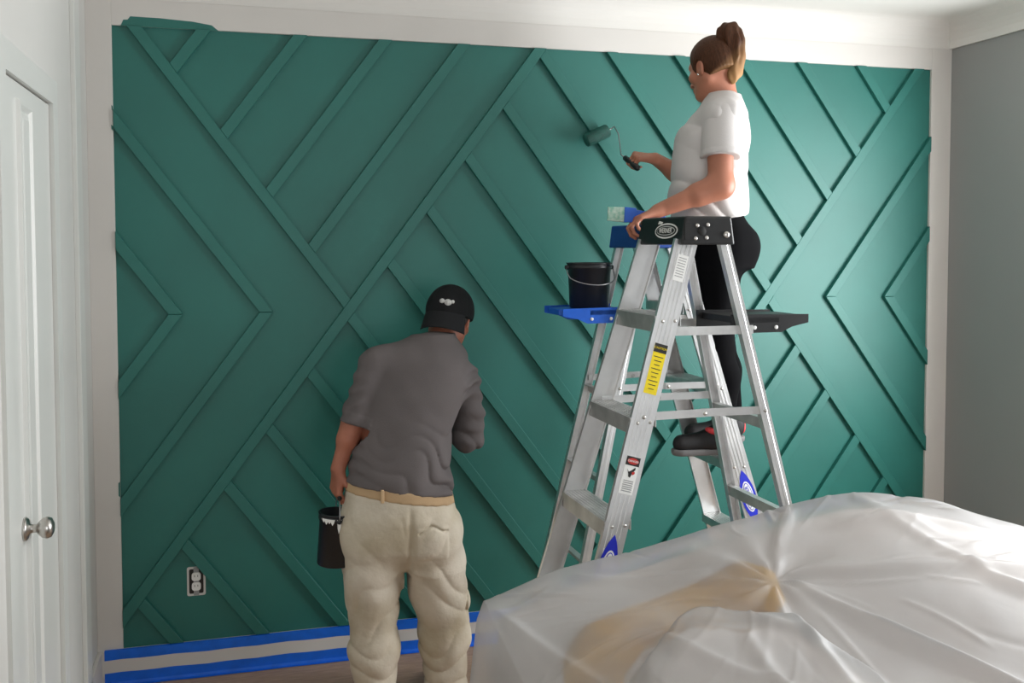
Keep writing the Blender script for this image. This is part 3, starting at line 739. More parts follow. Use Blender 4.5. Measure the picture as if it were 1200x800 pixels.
def eyes(at, parent, s=1.0):
    for q in (-1, 1):
        lathe('eye', 'eye', [(0, -.011 * s)] + [(.011 * s * math.sin(math.pi * k / 8), -.011 * s * math.cos(math.pi * k / 8)) for k in range(1, 8)] + [(0, .011 * s)], at(.074, q * .030, .003), (0, 0, 1), parent, 12)

# ------------------------------------------------------------------ the man with the bucket
MAN = thing('person', 'man in grey shirt, khaki trousers and backwards black cap facing the wall', 'person', (0.57, -0.48, 0))
def place(o):                                                          # meshes are in room coordinates; the root sits at the feet
    o.matrix_parent_inverse = o.parent.matrix_basis.inverted(); return o
MF = (0.30, 0.95, 0)
S = Sdf()
m_at = add_head(S, (0.768, -0.285, 1.410), (0.42, 0.86, -0.28), (0.18, 0.16, 1))
S.cone((0.69, -0.37, 1.29), (0.752, -0.315, 1.37), 0.060, 0.056, 0.03)
S.loft([(0.68, .53, -.50, .155, .105), (0.80, .532, -.50, .155, .105), (0.92, .545, -.485, .150, .10), (1.05, .565, -.455, .155, .10), (1.16, .605, -.425, .165, .105), (1.24, .63, -.40, .15, .09), (1.30, .655, -.385, .09, .07)], MF, 0.03)
mSL, mEL, mWL = (0.452, -0.405, 1.240), (0.374, -0.450, 1.062), (0.318, -0.456, 0.890)
mSR, mER, mWR = (0.802, -0.375, 1.160), (0.812, -0.395, 0.962), (0.735, -0.190, 1.05)
S.cone((0.68, -.385, 1.28), mSL, .055, .052, .03); S.cone((0.68, -.385, 1.28), mSR, .055, .052, .03)
S.chain([mSL, mEL, mWL], [.042, .036, .027], .02)
S.chain([mSR, mER, mWR], [.050, .041, .027], .02)
S.cone(np.array(mEL) * .85 + np.array(mWL) * .15, np.array(mEL) * .62 + np.array(mWL) * .38, .036, .039, .02)
add_hand(S, mWL, (-0.10, 0.03, -1), (1, 0.35, 0.0), 1, (38, 78, 55), 0.98, 45, 0.005, .0095)
add_hand(S, mWR, (-0.45, 0.55, 0.55), (0.2, 0.8, -0.5), -1, (40, 60, 40), 0.98, 35, 0.005, .0095)
mHL, mKL, mAL = (0.432, -.50, .72), (0.428, -.455, .405), (0.440, -.485, .085)
mHR, mKR, mAR = (0.632, -.50, .70), (0.672, -.430, .395), (0.712, -.465, .085)
S.chain([mHL, mKL, mAL], [.085, .058, .040], .03); S.chain([mHR, mKR, mAR], [.085, .058, .040], .03)
for a_ in (mAL, mAR): S.cone((a_[0], a_[1] - .02, .06), (a_[0] + .02, a_[1] + .13, .045), .036, .030, .02)
man_body = place(link('body', S.mesh('body', 0.0042), 'skin_m', MAN, True))
eyes(m_at, man_body)
# dark hair below the cap
S = Sdf(); S.ell(m_at(-.012, 0, .020), (.101, .081, .096), np.array(m_at(1, 0, 0)) - np.array(m_at(0, 0, 0)), (0.18, 0.16, 1), .01)
hf = nrm(np.array(m_at(1, 0, 0)) - np.array(m_at(0, 0, 0))); hu = nrm(np.array(m_at(0, 0, 1)) - np.array(m_at(0, 0, 0))); hl = np.cross(hu, hf)
S.post += [cut(hf * 0.75 - hu * 0.6, m_at(.012, 0, -.028)), lambda P, v: v + 0.0015 * wobble(5, 160)(P)]
place(link('hair', S.mesh('hair', 0.005), 'hair_m', MAN, True))
# shirt
wob1, wob2 = wobble(11, 26), wobble(12, 60)
S = Sdf()
S.loft([(0.795, .535, -.500, .190, .128), (0.86, .533, -.500, .184, .128), (0.95, .545, -.482, .176, .122), (1.05, .562, -.455, .178, .122), (1.14, .598, -.430, .198, .124), (1.21, .622, -.412, .205, .116), (1.27, .640, -.398, .172, .104), (1.325, .668, -.380, .112, .084), (1.362, .688, -.368, .076, .070)], MF, .02)
S.cone((0.665, -.385, 1.288), (0.462, -.405, 1.262), .066, .062, .05); S.cone((0.70, -.38, 1.275), (0.798, -.378, 1.182), .062, .066, .05)
S.chain([(0.455, -.405, 1.238), (0.396, -.438, 1.10), (0.378, -.450, 1.055)], [.064, .053, .051], .010)
S.chain([(0.798, -.378, 1.172), (0.820, -.395, 1.05), (0.814, -.395, .968)], [.066, .056, .050], .012)
mid = tuple(np.array(mER) * .35 + np.array(mWR) * .65)
S.cone((0.812, -.395, .968), mid, .054, .043, .03)
def man_shirt_folds(P, v):
    z = P[:, 2]; x = P[:, 0]; low = 1 - sstep(0.84, 1.14, z)
    drag = np.sin((z * 1.0 + (x - 0.55) * 0.62) * 74 + 1.6 * wob1(P)) * (0.35 + 0.65 * sstep(0.45, 0.72, x))
    arm = (1 - sstep(0.38, 0.43, x)) + sstep(0.76, 0.80, x)
    v = v + 0.0160 * low * crisp((z * 1.0 + (x - 0.55) * 0.62) * 34 + 1.4 * wob1(P)) * (0.3 + 0.7 * sstep(0.45, 0.72, x)) + 0.0028 * wob1(P) + 0.0010 * wob2(P) + 0.0045 * arm * np.sin(z * 105 + 2.2 * wob1(P))
    band = sstep(0.800, 0.806, z) * (1 - sstep(0.826, 0.832, z)); return v - 0.002 * band
S.post += [man_shirt_folds, cut((-.10, 0, -1), (0.53, -.5, 0.818)), cut(np.array(mWL) - np.array(mEL), (0.374, -.450, 1.052))] if False else [man_shirt_folds, cut((-.14, 0, -1), (0.53, -.5, 0.822))]
def cuff(P, v):
    d = nrm(np.array(mWL) - np.array(mEL)); t = (P - np.array(mEL)) @ d; near_arm = np.linalg.norm(P - np.array(mEL), axis=1) < 0.09
    v = np.where(near_arm & (t > -0.028) & (t < 0.016) & (P[:, 0] < 0.44), v - 0.004, v)
    return np.where(near_arm & (P[:, 0] < 0.44), np.maximum(v, t - 0.012), v)
S.post.append(cuff)
place(link('shirt', S.mesh('shirt', 0.0055), 'grey_shirt', MAN, True))
# dark undershirt strip between shirt and waistband
S = Sdf(); S.loft([(0.77, .531, -.500, .180, .121), (0.86, .531, -.500, .176, .120)], MF, .02)
place(link('undershirt', S.mesh('undershirt', 0.007), 'black_print', MAN, True))
# trousers
wob3, wob4 = wobble(21, 22), wobble(22, 48)
S = Sdf()
S.loft([(0.53, .542, -.485, .165, .065), (0.60, .534, -.497, .206, .122), (0.66, .535, -.500, .216, .136), (0.72, .535, -.503, .209, .138), (0.79, .533, -.500, .192, .130), (0.87, .532, -.500, .183, .124)], MF, .03)
S.chain([(0.438, -.500, .64), (0.436, -.478, .50), (0.438, -.465, .40), (0.440, -.478, .22), (0.442, -.485, .06)], [.112, .092, .085, .080, .077], .05)
S.chain([(0.634, -.500, .62), (0.672, -.470, .50), (0.694, -.452, .39), (0.704, -.460, .22), (0.712, -.465, .06)], [.118, .108, .098, .084, .077], .05)
def trouser_folds(P, v):
    z, x, y = P[:, 2], P[:, 0], P[:, 1]; w3, w4 = wob3(P), wob4(P)
    shin = 1 - sstep(0.20, 0.34, z); seat = sstep(0.50, 0.62, z); thigh = (1 - shin) * (1 - seat)
    leg_r = sstep(0.54, 0.58, x); cx_ = np.where(leg_r > .5, 0.56, 0.535)
    v = v + 0.0085 * shin * crisp(z * 40 + 1.1 * w3 + np.sin(x * 31) * .8)
    v = v + 0.0080 * thigh * crisp((z * 0.85 + 0.75 * np.abs(x - cx_)) * 27 + 1.0 * w3 + leg_r * 1.3)
    v = v + 0.0050 * seat * (1 - sstep(.70, .78, z)) * crisp((z * 0.75 - 0.9 * np.abs(x - 0.55)) * 26 + 1.1 * w3)
    v = v + 0.0030 * w3 + 0.0014 * w4
    v = v + 0.010 * np.exp(-((x - 0.553 - 0.02 * (0.7 - z)) / 0.010) ** 2) * (1 - sstep(0.70, 0.80, z)) * (P[:, 1] < -0.5)       # seat seam
    back = P[:, 1] < -0.50
    for cx, cz, w_, h_ in ((0.630, 0.640, .058, .060),):
        m_ = (1 - sstep(w_ - .003, w_ + .003, np.abs(x - cx))) * (1 - sstep(h_ - .003, h_ + .003, np.abs(z - cz))) * back
        v = v - 0.0030 * m_
    m_ = (1 - sstep(.052, .058, np.abs(x - .632))) * np.exp(-((z - 0.694 - 0.012 * np.sin((x - .6) * 60)) / 0.005) ** 2) * back
    v = v + 0.010 * m_                                                                                                            # open pocket mouth
    v = v + 0.011 * np.exp(-((x - .786 + 0.008 * np.sin(z * 40)) / 0.006) ** 2) * sstep(.30, .34, z) * (1 - sstep(.46, .50, z))  # torn side slit
    wb = sstep(0.785, 0.789, z + 0.14 * (x - 0.53)); v = v + 0.002 * wb
    return v
S.post += [trouser_folds, cut((.14, 0, 1), (0.532, -.5, 0.826)), cut((0, 0, -1), (0, 0, 0.030))]
S.post.append(lambda P, v: np.maximum(v, np.where(P[:, 2] < 0.50, -(np.abs(P[:, 0] - 0.560 - 0.02 * (0.5 - P[:, 2])) - 0.010), -1)))
place(link('trousers', S.mesh('trousers', 0.0048), 'khaki', MAN, True))
S = Sdf(); S.loft([(0.745, .534, -.501, .2035, .1365), (0.79, .533, -.500, .1965, .1330), (0.87, .532, -.500, .187, .1270)], MF, .02)
S.post += [cut((.14, 0, 1), (0.532, -.5, 0.829)), cut((-.14, 0, -1), (0.532, -.5, 0.790)), lambda P, v: v + .0015 * wob3(P)]
wbnd = place(link('waistband', S.mesh('waistband', 0.0055), 'khaki_belt', MAN, True))
for x in (0.455, 0.560, 0.668):
    z = 0.810 + 0.14 * (x - .533) * -1 + .0; yb = -0.500 - 0.132 * (1 - abs((x - .533) / .2) ** 2.2) ** (1 / 2.2) - .002
    place(box('belt_loop', 'khaki_belt', x - .006, x + .006, yb - .003, yb + .01, z - .024, z + .022, MAN, bevel=.002))
for a_, tx in ((mAL, 0.02), (mAR, 0.05)):
    S = Sdf(); S.cone((a_[0], a_[1] - .030, .052), (a_[0] + tx, a_[1] + .150, .046), .046, .042, .02); S.cone((a_[0], a_[1] - .01, .06), (a_[0], a_[1] - .005, .11), .048, .046, .02)
    S.post += [cut((0, 0, -1), (0, 0, 0.016))]
    sh = place(link('shoe', S.mesh('shoe', 0.006), 'boot', MAN, True))
    S = Sdf(); S.cone((a_[0], a_[1] - .030, .02), (a_[0] + tx, a_[1] + .150, .02), .050, .047, .02); S.post += [cut((0, 0, 1), (0, 0, .018)), cut((0, 0, -1), (0, 0, 0.0005))]
    so = link('sole', S.mesh('sole', 0.006), 'rubber', sh, True); so.matrix_parent_inverse = sh.matrix_parent_inverse.copy(); so.matrix_parent_inverse = Matrix.Identity(4)
S = Sdf(); S.cone((0.711, -.463, .10), (0.712, -.465, .03), .0825, .0805, .02); S.post += [cut((.15, 0, 1), (.716, 0, .062)), cut((-.15, 0, -1), (.716, 0, .046)), cut((-1, 0, 0), (.705, 0, 0))]
place(link('hem_strap', S.mesh('hem_strap', 0.005), 'black_print', MAN, True))
# backwards cap
cc = m_at(-.014, 0, .030)
S = Sdf(); S.ell(cc, (.113, .094, .104), hf, hu, .01)
S.post += [cut(-hu * 1.0 + hf * 0.05, m_at(0, 0, .004)), lambda P, v: v + 0.0012 * np.cos(6 * np.arctan2((P - cc) @ hl, (P - cc) @ hf)) ** 16]
cap = place(link('cap', S.mesh('cap', 0.005), 'cap', MAN, True))
bm = bmesh.new(); rows = []
for i in range(15):
    a = math.radians(-58 + 116 * i / 14); row = []
    for j in range(6):
        t = j / 5; rad = 1.0 + t * 0.17 * math.cos(a) ** 0.7 if math.cos(a) > 0 else 1.0
        p = np.array(m_at(-.014, 0, .012)) + (-hf * math.cos(a) * .110 + hl * math.sin(a) * .093) * rad - hu * (0.006 + t * 0.062 + 0.010 * math.sin(a) ** 2 * t)
        row.append(p)
    rows.append(row)
top = [[bm.verts.new(p) for p in r] for r in rows]; bot = [[bm.verts.new(p - hu * .005) for p in r] for r in rows]
for A_, fl in ((top, 0), (bot, 1)):
    for i in range(14):
        for j in range(5):
            q = (A_[i][j], A_[i + 1][j], A_[i + 1][j + 1], A_[i][j + 1]); bm.faces.new(q if not fl else q[::-1])
edge_t = [top[i][5] for i in range(15)]; edge_b = [bot[i][5] for i in range(15)]
for i in range(14): bm.faces.new((edge_t[i], edge_t[i + 1], edge_b[i + 1], edge_b[i]))
for i in (0, 14):
    for j in range(5): bm.faces.new((top[i][j], top[i][j + 1], bot[i][j + 1], bot[i][j]))
place(from_bm('cap_brim', bm, 'cap_brim', MAN, smooth=True))
# pale emblem stitched on the cap
def cap_pt(a, e, lift):
    dirv = -hf * math.cos(e) * math.cos(a) + hl * math.cos(e) * math.sin(a) + hu * math.sin(e)
    loc = np.array([dirv @ hf, dirv @ hl, dirv @ hu]); r_ = 1 / np.linalg.norm(loc / np.array([.113, .094, .104])); return cc + dirv * (r_ + lift)
bm = bmesh.new()
for ca, ce, ra, re in ((-.16, .10, .13, .11), (.05, .13, .09, .08), (-.32, .15, .06, .06)):
    ring = [bm.verts.new(cap_pt(ca + ra * math.cos(k * math.pi / 8), ce + re * math.sin(k * math.pi / 8), .0025)) for k in range(16)]; cen = bm.verts.new(cap_pt(ca, ce, .005))
    low = [bm.verts.new(cap_pt(ca + ra * math.cos(k * math.pi / 8), ce + re * math.sin(k * math.pi / 8), -.002)) for k in range(16)]
    for k in range(16): bm.faces.new((ring[k], ring[(k + 1) % 16], cen)); bm.faces.new((low[k], low[(k + 1) % 16], ring[(k + 1) % 16], ring[k]))
em = from_bm('emblem', bm, 'grey_emblem', MAN, smooth=True); place(em); em['kind'] = 'stuff'

# ------------------------------------------------------------------ the woman on the ladder
WOMAN = thing('person', 'woman in white t-shirt and black leggings standing on the ladder, rolling paint', 'person', (1.74, -0.59, 0.91))
WF = (-0.85, 0.52, 0)
S = Sdf()
w_at = add_head(S, (1.735, -0.572, 2.372), (-0.33, 0.92, -0.22), (0.06, -0.05, 1), 0.97)
whf = nrm(np.array(w_at(1, 0, 0)) - np.array(w_at(0, 0, 0))); whu = nrm(np.array(w_at(0, 0, 1)) - np.array(w_at(0, 0, 0))); whl = np.cross(whu, whf)
S.cone((1.785, -0.590, 2.21), (1.762, -0.585, 2.33), .058, .052, .03)
S.loft([(1.66, 1.765, -.590, .160, .118), (1.74, 1.765, -.590, .158, .115), (1.84, 1.730, -.592, .130, .095), (1.95, 1.725, -.592, .125, .092), (2.06, 1.735, -.590, .145, .10), (2.15, 1.752, -.588, .155, .095), (2.21, 1.77, -.588, .12, .075), (2.25, 1.778, -.588, .07, .055)], WF, .03)
wl = np.array([-WF[1], WF[0], 0]); wl = wl / np.linalg.norm(wl)        # her left
wSL, wEL, wWL = (1.690, -.728, 2.168), (1.664, -.790, 1.912), (1.452, -.715, 1.822)
wSR, wER, wWR = (1.845, -.440, 2.165), (1.735, -.335, 1.972), (1.610, -.330, 2.046)
S.cone((1.77, -.588, 2.20), wSL, .045, .045, .03); S.cone((1.77, -.588, 2.20), wSR, .045, .045, .03)
S.chain([wSL, wEL, wWL], [.050, .045, .026], .025); S.cone(wEL, np.array(wEL) * .65 + np.array(wWL) * .35, .040, .042, .02)
S.chain([wSR, wER, wWR], [.048, .042, .025], .025); S.cone(wER, np.array(wER) * .65 + np.array(wWR) * .35, .036, .037, .02)
add_hand(S, wWL, (-0.86, 0.10, -0.32), (-0.35, 0.0, -1), -1, (30, 62, 35), 0.94, 25, 0.03, .0086)
add_hand(S, wWR, (-0.92, 0.18, 0.12), (-0.05, 0.45, -0.9), -1, (62, 82, 55), 0.92, 48, 0.004, .0086)
wHL, wKL, wAL = (1.715, -.672, 1.69), (1.700, -.690, 1.325), (1.735, -.690, 1.000)
wHR, wKR, wAR = (1.812, -.515, 1.69), (1.795, -.520, 1.315), (1.872, -.500, 1.000)
S.chain([wHL, wKL, wAL], [.078, .052, .034], .03); S.chain([wHR, wKR, wAR], [.078, .052, .034], .03)
for a_ in (wAL, wAR): S.cone((a_[0] + .01, a_[1], .965), (a_[0] - .14, a_[1] + .01, .950), .030, .024, .02)
woman_body = place(link('body', S.mesh('body', 0.0042), 'skin_w', WOMAN, True))
eyes(w_at, woman_body, .97)
# hair: scalp and ponytail
wob5 = wobble(31, 90)
S = Sdf(); S.ell(w_at(-.012, 0, .028), (.100, .083, .096), whf, whu, .01)
S.ell(w_at(-.055, 0, -.030), (.048, .058, .055), whf, whu, .03)
S.ell(w_at(-.004, .088, -.012), (.021, .030, .030), whf, whu, .004, '-'); S.ell(w_at(-.004, -.088, -.012), (.021, .030, .030), whf, whu, .004, '-')
S.post += [cut(whf * 0.93 - whu * 0.16, w_at(.034, 0, 0)), cut(-whu * .9 - whf * .30, w_at(-.050, 0, -.046)),
           lambda P, v: v + 0.0008 * np.sin(70 * ((P - w_at(-.05, 0, .10)) @ whl) / (0.25 + np.linalg.norm(P - w_at(-.05, 0, .10), axis=1)) * 6)]
place(link('hair', S.mesh('hair', 0.0045), 'hair_w', WOMAN, True))
S = Sdf()
PT = [(1.742, -.622, 2.462), (1.756, -.636, 2.496), (1.776, -.644, 2.500), (1.790, -.650, 2.462), (1.793, -.652, 2.405), (1.788, -.650, 2.345), (1.780, -.648, 2.305)]
S.chain(PT, [.018, .024, .030, .034, .033, .024, .008], .025, flat=((0, 1, 0), 1.15))
S.post += [lambda P, v: v + 0.0022 * np.sin(P[:, 0] * 210 + 1.3 * wob5(P) + P[:, 2] * 8) * (P[:, 2] > 0) + 0.0022 * np.sin(P[:, 1] * 230 + wob5(P))]
place(link('ponytail', S.mesh('ponytail', 0.0042), 'hair_w', WOMAN, True))
lathe_pts = [(0, -.003), (.003, -.002), (.004, 0), (.003, .002), (0, .003)]
place(lathe('earring', 'earring', lathe_pts, w_at(-.004, .087, -.038), tuple(whl), WOMAN, 10))
# t-shirt
wob6, wob7 = wobble(41, 24), wobble(42, 55)
S = Sdf()
S.loft([(1.788, 1.722, -.595, .172, .146), (1.84, 1.714, -.595, .170, .150), (1.93, 1.710, -.594, .160, .142), (2.03, 1.722, -.592, .170, .142), (2.10, 1.738, -.590, .176, .134), (2.16, 1.752, -.588, .176, .116), (2.21, 1.768, -.588, .146, .094), (2.245, 1.776, -.588, .096, .074), (2.268, 1.780, -.588, .070, .062)], WF, .02)
S.ell((1.645, -.618, 2.075), (.060, .064, .060), WF, k=.06); S.ell((1.695, -.520, 2.075), (.060, .064, .060), WF, k=.06)
S.cone((1.770, -.600, 2.205), (1.697, -.722, 2.168), .058, .072, .04); S.cone((1.778, -.575, 2.205), (1.838, -.455, 2.165), .058, .070, .04)
def tee_folds(P, v):
    z, x = P[:, 2], P[:, 0]; low = 1 - sstep(1.84, 2.04, z)
    v = v + 0.0140 * (0.30 + low) * crisp((z * 0.9 + 0.75 * x) * 30 + 1.5 * wob6(P)) + 0.0040 * wob6(P) + 0.0016 * wob7(P)
    sl = sstep(2.02, 2.20, z) * (1 - sstep(2.20, 2.24, z)); v = v + 0.003 * sl * np.sin(x * 90 + 1.5 * wob6(P))
    return v - 0.0022 * (1 - sstep(1.808, 1.814, z))
S.post += [tee_folds, cut((.12, 0, -1), (1.72, -.6, 1.797))]
place(link('t_shirt', S.mesh('t_shirt', 0.005), 'white_tee', WOMAN, True))
for p0, p1, r0, r1, sh_, el_, ln in (((1.698, -.722, 2.168), (1.668, -.778, 1.96), .071, .071, wSL, wEL, .158), ((1.838, -.452, 2.165), (1.770, -.365, 2.03), .068, .064, wSR, wER, .125)):
    S = Sdf(); S.cone(p0, p1, r0, r1, .03); d_ = nrm(np.array(el_) - np.array(sh_)); e_ = np.array(sh_) + d_ * ln
    S.post += [lambda P, v: v + .0030 * wob6(P) + .0010 * wob7(P), lambda P, v, e_=e_, d_=d_: np.where((P - e_) @ d_ > -.016, v - .0022, v), cut(d_ + np.array((0, 0, -.25)), e_)]
    place(link('sleeve', S.mesh('sleeve', 0.005), 'white_tee', WOMAN, True))
# leggings
S = Sdf(); wob8 = wobble(51, 40)
S.loft([(1.62, 1.772, -.590, .160, .118), (1.69, 1.770, -.590, .170, .126), (1.74, 1.765, -.590, .166, .124), (1.83, 1.735, -.592, .146, .108)], WF, .03)
S.ell((1.800, -.655, 1.685), (.085, .085, .085), WF, k=.05); S.ell((1.850, -.565, 1.685), (.085, .085, .085), WF, k=.05)
S.chain([wHL, wKL, (1.730, -.690, 1.20), wAL], [.090, .060, .058, .040], .04)
S.chain([wHR, wKR, (1.832, -.515, 1.20), wAR], [.090, .060, .060, .040], .04)
S.post += [lambda P, v: v + .0016 * wob8(P), cut((0, 0, -1), (0, 0, .985)), cut((0, 0, 1), (0, 0, 1.825))]
place(link('leggings', S.mesh('leggings', 0.006), 'leggings', WOMAN, True))
for a_, red in ((wAL, 0), (wAR, 1)):
    S = Sdf(); S.cone((a_[0] + .008, a_[1], .965), (a_[0] - .165, a_[1] + .012, .955), .041, .034, .02); S.cone((a_[0] - .05, a_[1], .965), (a_[0] + .006, a_[1], 1.005), .040, .042, .03)
    S.post += [cut((0, 0, -1), (0, 0, .934)), cut((.15, 0, 1), (a_[0], a_[1], 1.018))]
    sh = place(link('shoe', S.mesh('shoe', 0.005), 'shoe', WOMAN, True))
    def sub(name, Sx, mt_):
        o = link(name, Sx.mesh(name, 0.005), mt_, sh, True); o.matrix_parent_inverse = Matrix.Identity(4); return o
    S = Sdf(); S.cone((a_[0] + .010, a_[1], .93), (a_[0] - .168, a_[1] + .012, .93), .043, .037, .02); S.post += [cut((0, 0, 1), (0, 0, .937)), cut((0, 0, -1), (0, 0, .9125))]
    sub('sole', S, 'shoe_sole')
    S = Sdf(); S.ell((a_[0] + .042, a_[1], .972), (.014, .026, .032), (1, 0, 0), k=.005); sub('heel_tab', S, 'shoe_red')
    S = Sdf(); S.ell((a_[0] - .055, a_[1] - .012, 1.000), (.026, .028, .014), (1, 0, -.5), k=.005); sub('tongue', S, 'shoe_red')

# ------------------------------------------------------------------ paint roller in her right hand, brush in her left
hd = nrm(np.array((-0.92, 0.18, 0.12))); grip = np.array(wWR) + hd * .086 + np.array((-0.01, .012, -.026))
RO = thing('paint_roller', 'small paint roller with teal nap held against the wall by the woman', 'paint roller', tuple(grip))
ha = nrm(np.array((-0.10, 0.88, 0.42)))
tp = lambda q: tuple(np.asarray(q) - grip)
tube('handle', 'black_plastic', [tp(grip - ha * .070), tp(grip - ha * .060), tp(grip - ha * .02), tp(grip + ha * .03), tp(grip + ha * .055), tp(grip + ha * .064)], [.006, .0125, .011, .0125, .011, .005], RO, 14)
rc = np.array((1.462, -.050, 2.166)); ra = nrm(np.array((0.9, 0.0, 0.42)))
e1 = rc + ra * .055
pw = [grip + ha * .060, grip + ha * .095, np.array((1.540, -.115, 2.135)), np.array((1.547, -.085, 2.172)), e1 + ra * .032 + np.array((0, -.002, .004)), e1 + ra * .014, e1 - ra * .05]
tube('wire_frame', 'wire', [tp(p) for p in pw], .0028, RO, 8)
prof = [(0, -.056), (.008, -.056), (.0265, -.055), (.029, -.050), (.029, .050), (.0265, .055), (.008, .056), (0, .056)]
lathe('nap_cover', 'green_wet', prof, tp(rc), tuple(ra), RO, 22)
lathe('end_cap', 'black_plastic', [(0, .062), (.006, .062), (.010, .0575), (.010, .054)], tp(rc), tuple(ra), RO, 14)

bp = np.array((1.372, -.690, 1.806)); bd = nrm(np.array((-0.92, 0.10, 0.05)))
BR = thing('paint_brush', 'flat paintbrush with pale bristles and blue ferrule held over the ladder top', 'paintbrush', tuple(bp))
bs = nrm(np.cross(bd, (0, 1, 0))) ; bt = np.cross(bd, bs)
def slab(name, mt_, a0, a1, w0, w1, t0, t1):
    bm = bmesh.new()
    A_ = [bm.verts.new(bd * a0 + bs * w0 * i + bt * t0 * j) for i, j in ((-1, -1), (1, -1), (1, 1), (-1, 1))]
    B_ = [bm.verts.new(bd * a1 + bs * w1 * i + bt * t1 * j) for i, j in ((-1, -1), (1, -1), (1, 1), (-1, 1))]
    bm.faces.new(A_[::-1]); bm.faces.new(B_)
    for i in range(4): bm.faces.new((A_[i], A_[(i + 1) % 4], B_[(i + 1) % 4], B_[i]))
    return from_bm(name, bm, mt_, BR, bevel=.002)
slab('bristles', 'bristle', .040, .102, .027, .025, .010, .004)
slab('ferrule', 'blue_plastic', -.002, .042, .026, .028, .011, .012)
slab('handle', 'blue_plastic', -.115, 0.0, .010, .020, .006, .010)

# ================================================================== covered furniture in the foreground
CP = np.array([
    (.534, -1.75, .838), (.717, -1.70, .872), (.86, -1.67, .890), (1.015, -1.65, .907), (1.213, -1.65, .944), (1.444, -1.65, .984), (1.56, -1.65, 1.002), (1.68, -1.65, 1.004), (1.80, -1.65, .984), (1.944, -1.65, .953), (2.093, -1.65, .899), (2.215, -1.65, .862), (2.5, -1.65, .78),
    (.56, -1.92, .812), (.592, -2.1, .798), (.60, -2.4, .785), (.60, -2.9, .76),
    (.776, -1.85, .852), (.951, -1.85, .874), (1.179, -1.85, .925), (1.208, -1.95, .900), (1.45, -1.85, .955), (1.70, -1.85, .968), (2.0, -1.85, .90), (2.3, -1.9, .80),
    (.763, -2.05, .848), (.885, -2.0, .858), (1.07, -2.05, .862), (.99, -2.3, .820), (1.35, -2.1, .860), (1.65, -2.1, .880), (1.61, -2.3, .785), (2.0, -2.2, .80), (2.4, -2.3, .70), (1.3, -2.45, .76), (.9, -2.6, .77), (1.5, -2.8, .68), (2.4, -2.8, .62)])
def tps(P, Q):
    r2 = ((P[:, None, :] - Q[None, :, :]) ** 2).sum(-1); return 0.5 * r2 * np.log(r2 + 1e-9)
n_ = len(CP); K = tps(CP[:, :2], CP[:, :2]) + 2e-4 * np.eye(n_); Pm = np.c_[np.ones(n_), CP[:, :2]]
sol = np.linalg.solve(np.block([[K, Pm], [Pm.T, np.zeros((3, 3))]]), np.r_[CP[:, 2], 0, 0, 0])
HX0, HX1, HY0, HY1 = 0.545, 2.62, -2.95, -1.62
def far_edge(x): return np.interp(x, [.5, .54, .72, .9, 1.05, 3], [-1.75, -1.745, -1.69, -1.66, -1.645, -1.64])
def heap(X, Y, detail=True):
    P = np.c_[X.ravel(), Y.ravel()]; z = tps(P, CP[:, :2]) @ sol[:n_] + sol[n_] + P @ sol[n_ + 1:]
    x, y = P[:, 0], P[:, 1]
    # a fat pillow under the sheet in front, its edge showing as a soft step
    d = np.sqrt(((x - .97) / .26) ** 2 + ((y + 2.36) / .30) ** 2); z += .055 * (1 - sstep(.84, 1.02, d + .05 * np.sin(6 * np.arctan2(y + 2.3, x - .97))))
    if detail:
        # folds gathered to one point
        px, py = 1.208, -1.95; r = np.hypot(x - px, y - py); a = np.arctan2(y - py, x - px)
        z += -.004 * np.exp(-(r / .05) ** 2) + .008 * np.sin(a * 9 + 1.2 * np.sin(r * 9)) * np.exp(-r / .22) * sstep(.01, .05, r)
        # long slack creases
        def crease(x0, y0, x1, y1, amp, w, bend=0.0):
            dx, dy = x1 - x0, y1 - y0; L = math.hypot(dx, dy); t = ((x - x0) * dx + (y - y0) * dy) / L / L; s = ((x - x0) * dy - (y - y0) * dx) / L - bend * np.sin(np.pi * np.clip(t, 0, 1))
            return amp * np.exp(-(s / w) ** 2) * sstep(-.05, .15, t) * (1 - sstep(.8, 1.08, t))
        for q in ((1.22, -1.96, 1.62, -2.45, .022, .020, .02), (1.25, -1.94, 2.0, -2.02, .014, .022, .03), (1.45, -1.80, 2.2, -1.95, .012, .025, -.03), (1.20, -1.94, 1.42, -1.68, .014, .018, 0), (1.19, -1.97, 1.12, -2.4, .014, .018, .02),
                  (1.6, -1.75, 1.9, -2.2, .010, .025, .05), (1.7, -2.05, 2.3, -2.3, .014, .022, .03), (.56, -1.78, .80, -2.5, .012, .02, .02), (.75, -1.72, 1.15, -1.86, .008, .02, .02), (1.3, -2.1, 1.9, -2.6, .016, .024, .03),
                  (.80, -2.12, 1.02, -2.42, .012, .022, .03), (.9, -2.06, 1.18, -2.3, .010, .02, -.03), (1.62, -1.66, 1.72, -1.90, .008, .03, .02), (1.0, -2.18, .98, -2.6, .012, .02, .02)):
            z += crease(*q)
        rs = np.random.RandomState(4)
        for q in range(150):
            x0, y0 = rs.uniform(.6, 2.4), rs.uniform(-2.6, -1.68); ang = math.atan2(y0 + 1.95, x0 - 1.21) + rs.normal(0, .35); L_ = rs.uniform(.10, .38)
            z += crease(x0, y0, x0 + L_ * math.cos(ang), y0 + L_ * math.sin(ang), rs.uniform(.0015, .0045) * rs.choice([-.6, 1]), rs.uniform(.0045, .011), rs.uniform(-.02, .02))
        z += .0022 * np.sin(x * 13 + 2 * np.sin(y * 7)) * np.sin(y * 11 + 2 * np.sin(x * 5))
    return z.reshape(X.shape)
